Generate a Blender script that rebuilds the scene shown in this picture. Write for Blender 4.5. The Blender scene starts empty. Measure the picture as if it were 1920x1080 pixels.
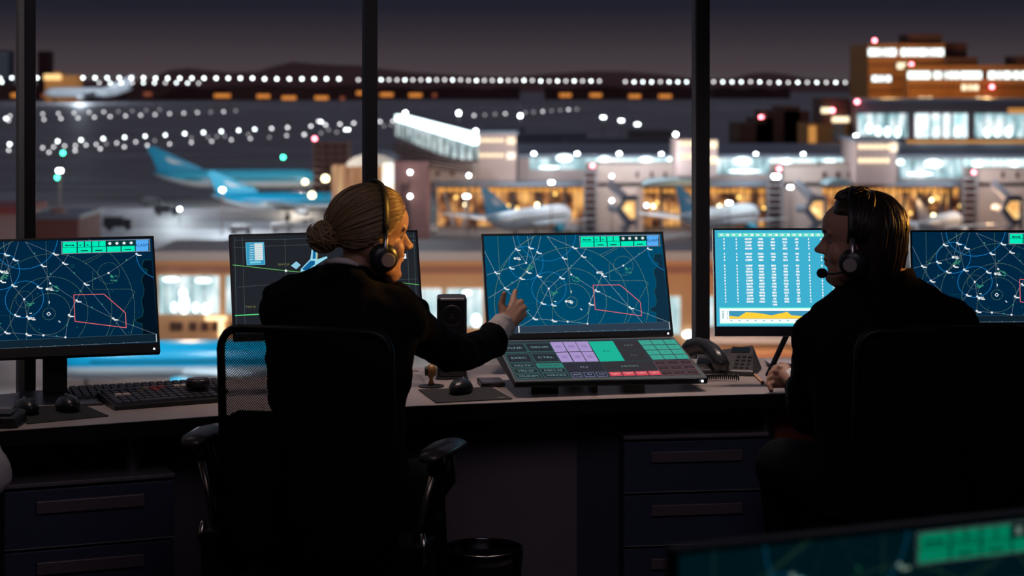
import bpy, math, random
import numpy as np
from mathutils import Vector, Matrix, noise

S = bpy.context.scene
COL = S.collection
random.seed(7)
PI = math.pi

# ------------------------------------------------------------------ camera
F = 3700.0; CXP = 960.0; HOR = 145.0; EYE = 1.72      # focal length in px of the 1920 px frame, horizon row, eye height
cam_d = bpy.data.cameras.new('camera')
cam = bpy.data.objects.new('camera', cam_d)
COL.objects.link(cam)
cam.location = (0, 0, EYE)
cam.rotation_euler = (PI/2, 0, 0)
cam_d.sensor_width = 36.0
cam_d.lens = F/1920*36.0
cam_d.shift_x = 0.0
cam_d.shift_y = -(540-HOR)/1920.0
cam_d.clip_start = 0.05
cam_d.clip_end = 12000
cam_d.dof.use_dof = True
cam_d.dof.focus_distance = 5.95
cam_d.dof.aperture_fstop = 3.8
S.camera = cam

# ------------------------------------------------------------------ view
S.view_settings.view_transform = 'Standard'
S.view_settings.look = 'None'
S.view_settings.exposure = 0.0
S.view_settings.gamma = 1.0
S.view_settings.use_curve_mapping = False
S.cycles.sample_clamp_indirect = 2.0
S.cycles.max_bounces = 6
S.cycles.transparent_max_bounces = 12
S.cycles.caustics_reflective = False
S.cycles.caustics_refractive = False

def lin(c):
    c = c/255.0
    return c/12.92 if c <= 0.04045 else ((c+0.055)/1.055)**2.4
def rgb(r, g, b): return (lin(r), lin(g), lin(b), 1.0)

# ------------------------------------------------------------------ world: night sky glow
W = bpy.data.worlds.new('night_sky'); S.world = W
W.use_nodes = True
nt = W.node_tree; nt.nodes.clear()
wo = nt.nodes.new('ShaderNodeOutputWorld'); bg = nt.nodes.new('ShaderNodeBackground')
tc = nt.nodes.new('ShaderNodeTexCoord'); sx = nt.nodes.new('ShaderNodeSeparateXYZ')
mr = nt.nodes.new('ShaderNodeMapRange'); cr = nt.nodes.new('ShaderNodeValToRGB')
nt.links.new(tc.outputs['Generated'], sx.inputs[0])
nt.links.new(sx.outputs['Z'], mr.inputs['Value'])
mr.inputs['From Min'].default_value = -0.02; mr.inputs['From Max'].default_value = 0.08
nt.links.new(mr.outputs[0], cr.inputs['Fac'])
nt.links.new(cr.outputs['Color'], bg.inputs['Color'])
nt.links.new(bg.outputs[0], wo.inputs[0])
bg.inputs['Strength'].default_value = 1.0
el = cr.color_ramp.elements
el[0].position = 0.0; el[0].color = rgb(66, 55, 58)
el[1].position = 1.0; el[1].color = rgb(86, 84, 96)
for p, c in ((0.20, (76, 66, 69)), (0.30, (68, 59, 63)), (0.42, (53, 46, 53)), (0.56, (33, 33, 43)), (0.62, (34, 34, 46))):
    e = el.new(p); e.color = rgb(*c)

# ------------------------------------------------------------------ warm room lamps, added room and apron fills
def lamp(name, typ, loc, power, color=(1, 1, 1), size=0.2, rot=None, target=None, sy=None, spot=None):
    d = bpy.data.lights.new(name, typ); d.energy = power; d.color = color
    if typ == 'AREA':
        d.size = size
        if sy: d.shape = 'RECTANGLE'; d.size_y = sy
    else: d.shadow_soft_size = size
    if typ == 'SPOT' and spot: d.spot_size = spot; d.spot_blend = 0.5
    o = bpy.data.objects.new(name, d); COL.objects.link(o); o.location = loc
    if target is not None:
        o.rotation_euler = (Vector(target)-Vector(loc)).to_track_quat('-Z', 'Y').to_euler()
    return o
WARM = (1.0, 0.48, 0.14)
lamp('ceiling_light_warm', 'SPOT', (2.05, 5.95, 2.12), 330, (1.0, 0.47, 0.08), 0.04, target=(-0.36, 5.25, 1.37), spot=0.19)
lamp('wall_light_warm', 'SPOT', (2.95, 6.15, 1.70), 260, (1.0, 0.42, 0.07), 0.05, target=(1.05, 5.45, 1.32), spot=0.16)
lamp('under_desk_fill', 'AREA', (0.3, 3.4, 2.75), 8, (0.95, 0.80, 0.95), 1.5, target=(0.2, 6.2, 0.35))  # unseen fill added to lift the panels under the desk
for dx, dy, dpw in ((-1.55, 5.85, 26), (-0.35, 6.35, 50), (0.35, 6.5, 50), (1.0, 6.55, 62)):
    lamp('desk_fill_spot', 'SPOT', (dx, dy, 2.8), dpw, (1.0, 0.77, 0.68), 0.12, target=(dx, dy, 0), spot=0.92)  # unseen spots added to lighten the desk, cones kept off the heads
lamp('left_desk_fill', 'AREA', (-1.6, 5.4, 2.75), 1.6, (1.0, 0.78, 0.70), 0.9, target=(-1.3, 5.7, 0.7))  # unseen fill added over the left end of the desk
lamp('back_fill', 'AREA', (-0.5, 2.2, 2.75), 1.6, (0.85, 0.75, 1.0), 1.2, target=(0, 5.6, 0.4))  # unseen fill added behind the people, aimed low at the desk front
APRON_FILLS = [   # added point lights: px, py, distance, power, colour
    (800, 250, 300, 9000, (0.8, 0.95, 1)), (1000, 300, 322, 3600, (0.85, 0.95, 1)), (1160, 296, 322, 3300, (0.9, 0.95, 1)),
    (1240, 292, 322, 3000, (0.9, 0.95, 1)), (1417, 294, 322, 3300, (0.8, 0.95, 1)), (1505, 296, 322, 3000, (0.9, 0.95, 1)),
    (1600, 296, 310, 900, (0.9, 0.95, 1)), (1750, 296, 322, 3000, (0.85, 0.95, 1)), (1860, 296, 322, 3000, (0.9, 0.95, 1)),
    (560, 300, 395, 12000, (1, 0.85, 0.7)), (330, 280, 385, 9000, (0.85, 0.95, 1)), (470, 330, 330, 6000, (0.85, 0.95, 1)), (420, 300, 340, 9000, (0.8, 0.93, 1)), (630, 300, 330, 4500, (1, 0.62, 0.3)),
    (1180, 390, 318, 1600, (1, 0.55, 0.25)), (1530, 395, 318, 1600, (1, 0.55, 0.25)), (930, 390, 318, 1800, (1, 0.6, 0.3)),
    (1300, 392, 318, 1800, (1, 0.55, 0.25)), (1850, 380, 318, 1600, (1, 0.6, 0.3)),
    (350, 470, 168, 3000, (1, 0.62, 0.35)), (650, 470, 168, 1500, (0.9, 0.9, 1)), (840, 470, 168, 2600, (1, 0.7, 0.45)),
    (1280, 450, 168, 3000, (1, 0.7, 0.5)), (1450, 500, 168, 3200, (1, 0.62, 0.42)), (1420, 590, 166, 900, (1, .68, .45)), (60, 430, 230, 2500, (1, 0.75, 0.7)),
    (1665, 140, 436, 9000, (1, 0.55, 0.20)), (1850, 160, 430, 7000, (1, 0.50, 0.16)), (320, 300, 372, 1500, (.9, .97, 1)), (480, 300, 330, 5000, (.9, .97, 1)), (150, 152, 1965, 200000, (0.8, 0.9, 1)),
    (350, 520, 150, 4200, (0.8, 0.95, 1)), (150, 520, 150, 3600, (0.8, 0.95, 1)),
]
for i, (px, py, D, pw, c) in enumerate(APRON_FILLS):
    lamp('apron_fill_light', 'POINT', ((px-CXP)/F*D, D, EYE-(py-HOR)/F*D), pw, c, 0.6)  # point lights added near the flood lamps to brighten planes, walls, ground

# ------------------------------------------------------------------ helpers
def P(px, py, D): return Vector(((px-CXP)/F*D, D, EYE-(py-HOR)/F*D))

MATS = {}
def mat(name, col, rough=0.5, metal=0.0, emit=None, es=1.0, var=0.12, scale=30.0, bump=0.0, nolight=False, spec=0.5):
    if name in MATS: return MATS[name]
    m = bpy.data.materials.new(name); m.use_nodes = True
    n = m.node_tree; b = n.nodes['Principled BSDF']
    b.inputs['Roughness'].default_value = rough; b.inputs['Metallic'].default_value = metal
    b.inputs['Specular IOR Level'].default_value = spec
    t = n.nodes.new('ShaderNodeTexCoord'); no = n.nodes.new('ShaderNodeTexNoise')
    no.inputs['Scale'].default_value = scale; no.inputs['Detail'].default_value = 3
    n.links.new(t.outputs['Object'], no.inputs['Vector'])
    mx = n.nodes.new('ShaderNodeMix'); mx.data_type = 'RGBA'
    mx.inputs[6].default_value = tuple(x*(1-var) for x in col[:3])+(1,)
    mx.inputs[7].default_value = tuple(min(1, x*(1+var)) for x in col[:3])+(1,)
    n.links.new(no.outputs['Fac'], mx.inputs[0])
    n.links.new(mx.outputs[2], b.inputs['Base Color'])
    if bump:
        bp = n.nodes.new('ShaderNodeBump'); bp.inputs['Strength'].default_value = bump; bp.inputs['Distance'].default_value = 0.002
        n.links.new(no.outputs['Fac'], bp.inputs['Height']); n.links.new(bp.outputs[0], b.inputs['Normal'])
    if emit is not None:
        b.inputs['Emission Color'].default_value = emit; b.inputs['Emission Strength'].default_value = es
    if nolight:
        try: m.cycles.emission_sampling = 'NONE'
        except Exception: pass
    MATS[name] = m
    return m
def emat(name, col, es=1.0, nolight=False):
    """a thing that gives off light: a screen's mark, a lamp"""
    if name in MATS: return MATS[name]
    m = bpy.data.materials.new(name); m.use_nodes = True
    n = m.node_tree; n.nodes.clear()
    o = n.nodes.new('ShaderNodeOutputMaterial'); e = n.nodes.new('ShaderNodeEmission')
    e.inputs['Color'].default_value = col; e.inputs['Strength'].default_value = es
    n.links.new(e.outputs[0], o.inputs[0])
    if nolight: m.cycles.emission_sampling = 'NONE'
    MATS[name] = m
    return m
def winmat(name, c0, c1, c2, es, scale, stretch=(1, 1, 1), lo=.35):
    """lit glazing: what is lit behind the panes varies from place to place"""
    if name in MATS: return MATS[name]
    m = bpy.data.materials.new(name); m.use_nodes = True
    n = m.node_tree; b = n.nodes['Principled BSDF']
    b.inputs['Base Color'].default_value = (0.03, 0.03, 0.035, 1); b.inputs['Roughness'].default_value = 0.3
    t = n.nodes.new('ShaderNodeTexCoord'); mp = n.nodes.new('ShaderNodeMapping'); mp.inputs['Scale'].default_value = stretch
    no = n.nodes.new('ShaderNodeTexNoise'); no.inputs['Scale'].default_value = scale; no.inputs['Detail'].default_value = 2
    r = n.nodes.new('ShaderNodeValToRGB'); e = r.color_ramp.elements
    e[0].position = lo; e[0].color = c0; e[1].position = 0.68; e[1].color = c2
    k = e.new(0.5); k.color = c1
    n.links.new(t.outputs['Object'], mp.inputs[0]); n.links.new(mp.outputs[0], no.inputs['Vector'])
    n.links.new(no.outputs['Fac'], r.inputs[0]); n.links.new(r.outputs[0], b.inputs['Emission Color'])
    b.inputs['Emission Strength'].default_value = es
    MATS[name] = m
    return m

class MB:
    def __init__(s): s.v = []; s.f = []; s.m = []
    def add(s, vs, fs, mi=0):
        o = len(s.v); s.v += [tuple(v) for v in vs]
        for f in fs: s.f.append(tuple(i+o for i in f)); s.m.append(mi)
        return s
    def box(s, x0, x1, y0, y1, z0, z1, mi=0, M=None):
        vs = [Vector((x, y, z)) for z in (z0, z1) for y in (y0, y1) for x in (x0, x1)]
        if M is not None: vs = [M @ v for v in vs]
        return s.add(vs, [(0, 2, 3, 1), (4, 5, 7, 6), (0, 1, 5, 4), (1, 3, 7, 5), (3, 2, 6, 7), (2, 0, 4, 6)], mi)
    def hexa(s, b, t, mi=0):          # bottom loop of 4, top loop of 4
        return s.add(list(b)+list(t), [(3, 2, 1, 0), (4, 5, 6, 7), (0, 1, 5, 4), (1, 2, 6, 5), (2, 3, 7, 6), (3, 0, 4, 7)], mi)
    def quad(s, a, b, c, d, mi=0): return s.add([a, b, c, d], [(0, 1, 2, 3)], mi)
    def prism(s, pts, z0, z1, mi=0, M=None):
        n = len(pts)
        vs = [Vector((p[0], p[1], z0)) for p in pts]+[Vector((p[0], p[1], z1)) for p in pts]
        if M is not None: vs = [M @ v for v in vs]
        fs = [tuple(range(n-1, -1, -1)), tuple(range(n, 2*n))]+[(i, (i+1) % n, n+(i+1) % n, n+i) for i in range(n)]
        return s.add(vs, fs, mi)
    def tube(s, pts, rad, n=10, mi=0, closed=False, sq=(1, 1), caps=True, up=None):
        pts = [Vector(p) for p in pts]; k = len(pts)
        if not hasattr(rad, '__len__'): rad = [rad]*k
        T = []
        for i in range(k):
            if closed: t = pts[(i+1) % k]-pts[i-1]
            else: t = pts[min(i+1, k-1)]-pts[max(i-1, 0)]
            T.append(t.normalized() if t.length > 1e-9 else Vector((0, 0, 1)))
        N = up if up is not None else (Vector((0, 0, 1)) if abs(T[0].z) < 0.9 else Vector((0, 1, 0)))
        N = Vector(N); N = (N-T[0]*N.dot(T[0])).normalized()
        vs = []
        for i in range(k):
            if i:
                if up is None: N = N-T[i]*N.dot(T[i])
                else: N = Vector(up)-T[i]*Vector(up).dot(T[i])
                N = N.normalized() if N.length > 1e-6 else T[i].orthogonal().normalized()
            B = T[i].cross(N)
            for j in range(n):
                a = 2*PI*j/n
                vs.append(pts[i]+N*(math.cos(a)*rad[i]*sq[0])+B*(math.sin(a)*rad[i]*sq[1]))
        fs = []
        for i in range(k if closed else k-1):
            i2 = (i+1) % k
            for j in range(n):
                j2 = (j+1) % n
                fs.append((i*n+j, i*n+j2, i2*n+j2, i2*n+j))
        if caps and not closed:
            fs.append(tuple(range(n-1, -1, -1))); fs.append(tuple((k-1)*n+j for j in range(n)))
        return s.add(vs, fs, mi)
    def lathe(s, prof, n=24, mi=0, M=None, sy=1.0):     # prof: (r, z)
        vs = []
        for r, z in prof:
            for j in range(n):
                a = 2*PI*j/n; v = Vector((r*math.cos(a), r*math.sin(a)*sy, z)); vs.append(M @ v if M is not None else v)
        k = len(prof)
        fs = [(i*n+j, i*n+(j+1) % n, (i+1)*n+(j+1) % n, (i+1)*n+j) for i in range(k-1) for j in range(n)]
        fs.append(tuple(range(n-1, -1, -1))); fs.append(tuple((k-1)*n+j for j in range(n)))
        return s.add(vs, fs, mi)
    def ell(s, c, r, nu=16, nv=10, mi=0, M=None):
        c = Vector(c); r = (r, r, r) if not hasattr(r, '__len__') else r
        vs = []
        for i in range(nv+1):
            t = PI*i/nv
            for j in range(nu):
                a = 2*PI*j/nu
                v = Vector((r[0]*math.sin(t)*math.cos(a), r[1]*math.sin(t)*math.sin(a), r[2]*math.cos(t)))
                vs.append(c+(M @ v if M is not None else v))
        fs = [(i*nu+j, (i+1)*nu+j, (i+1)*nu+(j+1) % nu, i*nu+(j+1) % nu) for i in range(nv) for j in range(nu)]
        return s.add(vs, fs, mi)
    def cap(s, a, b, ra, rb, n=14, sq=(1, 1), up=None):   # tapered capsule
        a = Vector(a); b = Vector(b); d = (b-a).normalized()
        pts = []; rad = []
        for t in (90, 65, 40, 15): pts.append(a-d*ra*math.sin(math.radians(t))); rad.append(max(ra*math.cos(math.radians(t)), 1e-4))
        for t in (15, 40, 65, 90): pts.append(b+d*rb*math.sin(math.radians(t))); rad.append(max(rb*math.cos(math.radians(t)), 1e-4))
        return s.tube(pts, rad, n=n, sq=sq, up=up)
    def build(s, name, m, parent=None, smooth=False, bevel=0, segs=2, origin=None):
        me = bpy.data.meshes.new(name)
        vs = s.v
        if origin is not None: vs = [(v[0]-origin[0], v[1]-origin[1], v[2]-origin[2]) for v in vs]
        me.from_pydata(vs, [], s.f)
        for x in (m if isinstance(m, (list, tuple)) else [m]): me.materials.append(x)
        if len(me.materials) > 1: me.polygons.foreach_set('material_index', s.m)
        if smooth: me.polygons.foreach_set('use_smooth', [True]*len(me.polygons))
        me.update()
        o = bpy.data.objects.new(name, me); COL.objects.link(o)
        if origin is not None: o.location = origin
        if parent is not None: o.parent = parent
        if bevel:
            b = o.modifiers.new('bevel', 'BEVEL'); b.width = bevel; b.segments = segs; b.limit_method = 'ANGLE'; b.angle_limit = math.radians(40)
            b.harden_normals = False
        return o

def tag(o, label=None, cat=None, group=None, kind=None):
    if label: o['label'] = label
    if cat: o['category'] = cat
    if group: o['group'] = group
    if kind: o['kind'] = kind
    return o
def thing(name, label, cat, loc=(0, 0, 0), rz=0, group=None):
    o = bpy.data.objects.new(name, None); COL.objects.link(o); o.location = loc; o.rotation_euler = (0, 0, rz)
    o.empty_display_size = 0.05
    return tag(o, label, cat, group)
def struct(o): o['kind'] = 'structure'; return o
def copy_tree(o, parent=None):
    c = o.copy(); COL.objects.link(c)
    if parent is not None: c.parent = parent
    for ch in list(o.children): copy_tree(ch, c)
    return c
def frame(X, Y, Z, o=(0, 0, 0)):
    return Matrix(((X[0], Y[0], Z[0], o[0]), (X[1], Y[1], Z[1], o[1]), (X[2], Y[2], Z[2], o[2]), (0, 0, 0, 1)))
def Rz(a): return Matrix.Rotation(a, 4, 'Z')
def Rx(a): return Matrix.Rotation(a, 4, 'X')
def Ry(a): return Matrix.Rotation(a, 4, 'Y')
def Tr(*a): return Matrix.Translation(a)
_glyphs = {}
def text_mesh(s, size, bold=0.0):
    """flat glyph polygons of a string, centred on the origin: (verts 2d, faces)"""
    if (s, size, bold) in _glyphs: return _glyphs[(s, size, bold)]
    cu = bpy.data.curves.new('glyphs', 'FONT'); cu.body = s; cu.size = size; cu.align_x = 'CENTER'; cu.align_y = 'CENTER'; cu.resolution_u = 2; cu.offset = bold
    ob = bpy.data.objects.new('glyphs', cu)
    me = ob.to_mesh()
    vs = [(v.co.x, v.co.y) for v in me.vertices]; fs = [tuple(p.vertices) for p in me.polygons]
    ob.to_mesh_clear(); bpy.data.objects.remove(ob); bpy.data.curves.remove(cu)
    _glyphs[(s, size, bold)] = (vs, fs)
    return vs, fs
def homog(src, dst):
    A = []; B = []
    for (x, y), (u, v) in zip(src, dst):
        A.append([x, y, 1, 0, 0, 0, -u*x, -u*y]); B.append(u)
        A.append([0, 0, 0, x, y, 1, -v*x, -v*y]); B.append(v)
    h = np.linalg.solve(np.array(A, float), np.array(B, float))
    H = np.append(h, 1).reshape(3, 3)
    def f(x, y):
        r = H @ np.array([x, y, 1.0]); return r[0]/r[2], r[1]/r[2]
    return f
def part(name, mb, m, root, **k):
    """verts of mb are world coordinates, root is unrotated (or a part parented to one)"""
    off = Vector(root.location); p = root.parent
    while p is not None: off += Vector(p.location); p = p.parent
    mb.v = [(v[0]-off.x, v[1]-off.y, v[2]-off.z) for v in mb.v]
    return mb.build(name, m, root, **k)
def single(name, mb, m, org, label, cat, group=None, **k):
    return tag(mb.build(name, m, None, origin=org, **k), label, cat, group)

GZ = -24.3                                # level of the apron
def GD(py): return (EYE-GZ)*F/(py-HOR)    # distance of the ground seen in that row
def X(px, D): return (px-CXP)/F*D
def Z(py, D): return EYE-(py-HOR)/F*D

# ================================================================ ground, hills
m = bpy.data.materials.new('asphalt'); m.use_nodes = True; n = m.node_tree; b = n.nodes['Principled BSDF']
t = n.nodes.new('ShaderNodeTexCoord'); mp = n.nodes.new('ShaderNodeMapping'); mp.inputs['Scale'].default_value = (0.012, 0.05, 1)
no = n.nodes.new('ShaderNodeTexNoise'); no.inputs['Scale'].default_value = 1.6; no.inputs['Detail'].default_value = 4
r = n.nodes.new('ShaderNodeValToRGB'); e = r.color_ramp.elements
e[0].position = 0.36; e[0].color = (0.12, 0.115, 0.125, 1); e[1].position = 0.66; e[1].color = (0.34, 0.34, 0.38, 1)
n.links.new(t.outputs['Object'], mp.inputs[0]); n.links.new(mp.outputs[0], no.inputs['Vector']); n.links.new(no.outputs['Fac'], r.inputs[0])
n.links.new(r.outputs[0], b.inputs['Base Color']); b.inputs['Roughness'].default_value = 0.55
ASPHALT = m
g = MB(); g.quad((-2500, 60, GZ), (2500, 60, GZ), (2500, 6000, GZ), (-2500, 6000, GZ))
struct(g.build('ground', ASPHALT))
HILL = mat('hill_forest', (0.20, 0.085, 0.075, 1), 1.0, var=0.25, scale=0.01)
ridge = [(-700, 150), (0, 160), (70, 150), (150, 152), (235, 151), (262, 131), (300, 128), (340, 132), (385, 136), (440, 134), (480, 123), (512, 116), (560, 120), (600, 122), (650, 123), (700, 130), (760, 136), (860, 142), (955, 145), (1000, 141), (1045, 138), (1120, 134), (1190, 134), (1260, 139), (1330, 147), (1400, 149), (1445, 139), (1475, 136), (1515, 139), (1560, 147), (1640, 152), (2700, 154)]
g = MB(); D = 3400; k = len(ridge)
vs = []
for px, py in ridge:
    vs += [(X(px, D), D, GZ), (X(px, D)+3*math.sin(px), D+120, Z(py, D)*0.62+GZ*0.38), (X(px, D), D+300, Z(py, D)*1.09), (X(px, D), D+900, GZ)]
g.add(vs, [(i*4+j, (i+1)*4+j, (i+1)*4+j+1, i*4+j+1) for i in range(k-1) for j in range(3)])
struct(g.build('hills', HILL))

# ================================================================ runway and apron lights
GL = [emat('lamp_globe_bright', (0.93, 1.0, 1.0, 1), 9.5, True), emat('lamp_globe_mid', (0.97, 0.93, 0.95, 1), 4.4, True), emat('lamp_globe_dim', (1.0, 0.90, 0.93, 1), 1.1, True)]
GREEN = emat('lamp_globe_green', (0.06, 1.0, 0.50, 1), 16, True)
RED = emat('lamp_globe_red', (1.0, 0.16, 0.20, 1), 20, True)
POLE = mat('galvanised_pole', (0.10, 0.10, 0.11, 1), 0.6, 0.3)
POLEW = mat('warm_lit_pole', (0.45, 0.30, 0.26, 1), 0.6, 0.1)  # pole colour warmed to stand in for lamp light on it
proto = {}
def runway_light(px, py, D, br, label, group, k=1.0, colour=None, stub=None):
    """a mast on the ground with a lamp globe; px,py is the lamp"""
    z = Z(py, D); h = stub or max(z-GZ, 0.5); r = 2.0*k*D/F
    key = (round(h*2), round(r*10), br, str(colour))
    if key not in proto:
        a = MB(); a.tube([(0, 0, 0), (0, 0, max(h-r*0.8, .05))], max(0.05, D/F*0.22), n=6, mi=1)
        a.ell((0, 0, h), r, 12, 8, mi=0); a.lathe([(r*0.5, h-r*1.15), (r*0.62, h-r*0.8), (r*0.4, h-r*0.78)], 8, mi=1)
        o = a.build('runway_light', [colour or GL[br], POLE], smooth=True); proto[key] = o
    else:
        o = proto[key].copy(); COL.objects.link(o)
    o.location = (X(px, D), D, z-h)
    return tag(o, label, 'runway light', group)
rowA = [(155.5+22.7*i, 146.0+i*0.12) for i in range(15)]+[(496, 148), (519, 148), (542.5, 148), (566, 148), (589, 148), (612, 148), (635.5, 148)]
for x, y in rowA: runway_light(x, y, 1750, 0, 'bright white lamp of the widely spaced horizon row left of the middle post', 'far mast lamps left of the middle post', 1.1)
for x in (22, 0, 70): runway_light(x, 146 if x else 147, 1750, 0, 'bright white lamp on the horizon by the left window post', 'far mast lamps by the left post')
runway_light(3.5, 154, 1700, 0, 'bright white lamp at the left frame edge below the horizon row', 'lamp at the left edge')
for i in range(10): runway_light(186+20.7*i, 155.4+0.08*i, 1600, 0 if i % 3 else 1, 'white lamp in the second row just below the horizon lamps', 'second far row of lamps', 0.9)
for i in range(17):
    runway_light(714.5+14.9*i, 149.6+0.12*i, 1750, 1 if i % 3 else 0, 'white lamp of the close horizon row between middle and right posts', 'horizon row between middle and right posts', 1.0)
for i in range(11): runway_light(966.8+15.7*i, 151.8+0.05*i, 1750, 0 if i % 2 else 1, 'white lamp of the close horizon row between middle and right posts', 'horizon row between middle and right posts', 1.0)
for i in range(8): runway_light(1172.5+16.4*i, 153.3, 1750, 0 if i % 4 else 1, 'white lamp in the short horizon row just left of the right window post', 'horizon row left of the right post', 1.0)
for i in range(6): runway_light(1338+17.3*i, 154, 1750, 0 if i % 4 else 1, 'white lamp in the horizon row running right to the tall building', 'horizon row right of the right post', 1.0)
for i in range(11): runway_light(1442.5+17.8*i, 154.7, 1750, 0 if i % 2 else 1, 'white lamp in the horizon row running right to the tall building', 'horizon row right of the right post', 1.0)
runway_light(672, 149, 1750, 1, 'single dim lamp just left of the middle window post', 'lone horizon lamp')
def c1(l): return [(x/4, 60+y/4) for x, y in l]
def c2(l): return [(480+x/4, 60+y/4) for x, y in l]
def c3(l): return [(960+x/4, 60+y/4) for x, y in l]
rowB = c1([(320, 615), (438, 612), (555, 608), (668, 603), (778, 600), (887, 597), (992, 592), (1095, 588), (1195, 583), (1272, 613), (1378, 610), (1480, 605), (1580, 602), (1677, 598), (1768, 593), (330, 657), (457, 650), (585, 645), (708, 640), (826, 635), (942, 630), (1055, 625), (1163, 620), (75, 630), (65, 665)])
for i, (x, y) in enumerate(rowB): runway_light(x, y, GD(y)*0.985, 2 if i in (5, 6, 7, 8, 12, 14) else 1, 'dim white runway edge lamp in the upper left pair of rows', 'upper left runway lamps', 0.85)
rowC = c1([(432, 820), (608, 810), (774, 800), (934, 790), (1089, 781), (1240, 773), (1385, 763), (1526, 754), (1660, 746), (1790, 738), (1910, 730), (72, 842), (45, 650)])+c2([(117, 724), (237, 717), (412, 707), (468, 670), (488, 674), (522, 698), (630, 692), (733, 685), (672, 733), (694, 733), (930, 672), (1027, 668)])
for i, (x, y) in enumerate(rowC): runway_light(x, y, GD(y)*0.985, 0 if i < 13 or i in (17, 22, 21) else 1, 'bright white taxiway lamp in the rising row across the dark field', 'bright taxiway lamps', 1.15)
rowD = c1([(320, 868), (402, 862), (485, 855), (565, 852), (645, 848), (722, 843), (797, 838), (875, 833), (1018, 824), (1160, 815), (367, 902), (563, 890), (752, 876), (932, 862), (1105, 850), (1272, 840), (1435, 828), (1588, 820), (1735, 808), (1878, 800), (1435, 795), (1560, 790), (1625, 785), (1685, 782), (1862, 770), (65, 887)])+c2([(100, 790), (230, 777), (362, 770), (488, 758), (605, 752), (545, 733), (960, 705), (1012, 697)])
for i, (x, y) in enumerate(rowD): runway_light(x, y, GD(y)*0.985, 2 if i in (6, 9, 20, 21, 22, 23, 24, 26, 29, 30, 31, 32, 33) else 1, 'small pinkish white lamp scattered below the bright taxiway row', 'small taxiway lamps', 0.95)
rowE = c2([(1635, 627), (1716, 623), (1793, 618), (1870, 614)])+c3([(100, 605), (162, 602), (230, 597), (297, 592), (360, 587), (424, 583), (485, 580)])
for i, (x, y) in enumerate(rowE): runway_light(x, y, GD(y)*0.985, 2 if i % 3 else 1, 'dim lamp in the faint row right of the bright roofed pier', 'faint runway lamps right of the pier', 0.9)

# flood light masts: pole > lamp heads
LH = emat('flood_lamp', (0.90, 0.98, 1.0, 1), 26)
LHW = emat('flood_lamp_warm', (1.0, 0.72, 0.34, 1), 9)
def flood(px, py, D, label, w=1.0, k=1.0, pole=POLE, em=None, cat='flood light', group=None, heads=1, base=None):
    z = Z(py, D); r = 2.5*k*D/F
    bz = GZ if base is None else base
    t = thing('flood_light', label, cat, (X(px, D), D, bz), group=group)
    a = MB(); a.tube([(X(px, D), D, bz), (X(px, D), D, max(z-r*0.5, bz+.1))], [D/F*1.0, D/F*0.6], n=8); part('pole', a, pole, t, smooth=True)
    for i in range(heads):
        a = MB(); dx = (i-(heads-1)/2)*r*1.9*w
        a.ell((X(px, D)+dx, D-r*0.2, z), (r*w, r, r*0.95), 14, 8); part('lamp_head', a, em or LH, t, smooth=True)
        a = MB(); a.box(X(px, D)+dx-r*0.9, X(px, D)+dx+r*0.9, D+r*0.5, D+r*0.9, z-r*0.7, z+r*0.9); part('lamp_housing', a, POLE, t)
    return t
flood(760, 212, 480, 'flood light on the far end of the bright roofed pier', k=1.25)
flood(860, 212, 470, 'flood light on a tall mast right above the bright roofed pier', k=1.35)
flood(892, 246, 330, 'flood light at the near end of the bright roofed pier', k=1.3)
flood(975.5, 217, 600, 'flood light on a mast above the dark roofs right of the pier', k=1.2)
flood(1267, 252, 420, 'flood light on a mast just left of the right window post', k=1.3)
for x, y, s in ((1001, 290, 'first'), (1082, 290, ''), (1161, 290, ''), (1240, 291, '')):
    flood(x, y-1, 338.5, 'star bright flood light on the roof edge between the pier and the right post', k=1.35, base=Z(290, 337), group='roof edge flood lights left of the right post')
for x, y in ((1417, 294), (1506, 295), (1589, 296)):
    flood(x, min(y-4, 290), 338.5, 'star bright flood light on the roof edge right of the right post', k=1.3, base=Z(290, 337), group='roof edge flood lights right of the right post')
flood(879, 329, 296, 'lamp mast in front of the beige block and the fin above the desk speaker', k=1.1)
flood(769, 323, 315.4, 'upper lamp of two on the reddish wall above the seated woman', k=1.2, base=Z(345, 315.4))
flood(769, 368, 315.4, 'lower lamp of two on the reddish wall beside the woman\'s forehead', k=1.15)
flood(875, 368, 300, 'wide twin lamp on a warm lit mast behind the speaker', k=1.0, w=1.2, heads=2, pole=POLEW)
flood(1147, 330, 322, 'upper lamp on the beige jet bridge tower left of the right post', k=1.0, base=Z(350, 322))
flood(1147, 376, 320, 'lower lamp on the beige jet bridge tower left of the right post', k=1.0)
flood(1212, 385, 315, 'lamp mast in front of the orange glazing just left of the right post', k=1.0)
flood(1034, 342, 300, 'wide lamp hanging over the orange glazed hall', k=0.9, w=1.1, heads=2)
flood(1367, 380, 298, 'wide lamp mast before the orange glazing right of the right post', k=0.9, w=1.1, heads=2)
flood(417, 356, 325, 'lamp on a slender warm mast in front of the blue tail planes', k=1.3, w=1.4, pole=POLEW)
flood(112, 320, 330, 'triple lamp on a tall mast at left behind the monitor', k=1.2, w=0.9, heads=2, pole=POLEW)
flood(1455, 331, 300, 'cluster lamp beside the red beacon near the man\'s face', k=1.5, w=1.0, heads=2)
flood(1482, 351, 305, 'small twin lamp near the man\'s forehead', k=0.9, heads=2)
flood(1605, 256, 396.2, 'bright lamp at the corner of the big lit pier building', k=1.7)
flood(337, 392, 350, 'small lamp on the apron under the blue tail', k=1.1)
flood(405, 509, 205, 'bright lamp between the two left monitors', k=1.6)
flood(829, 526, 205, 'bright lamp above the desk speaker', k=1.5)
flood(1216, 260, 520, 'small pale lamp on the dark roof right of the pier', k=0.8, em=GL[0])
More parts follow.
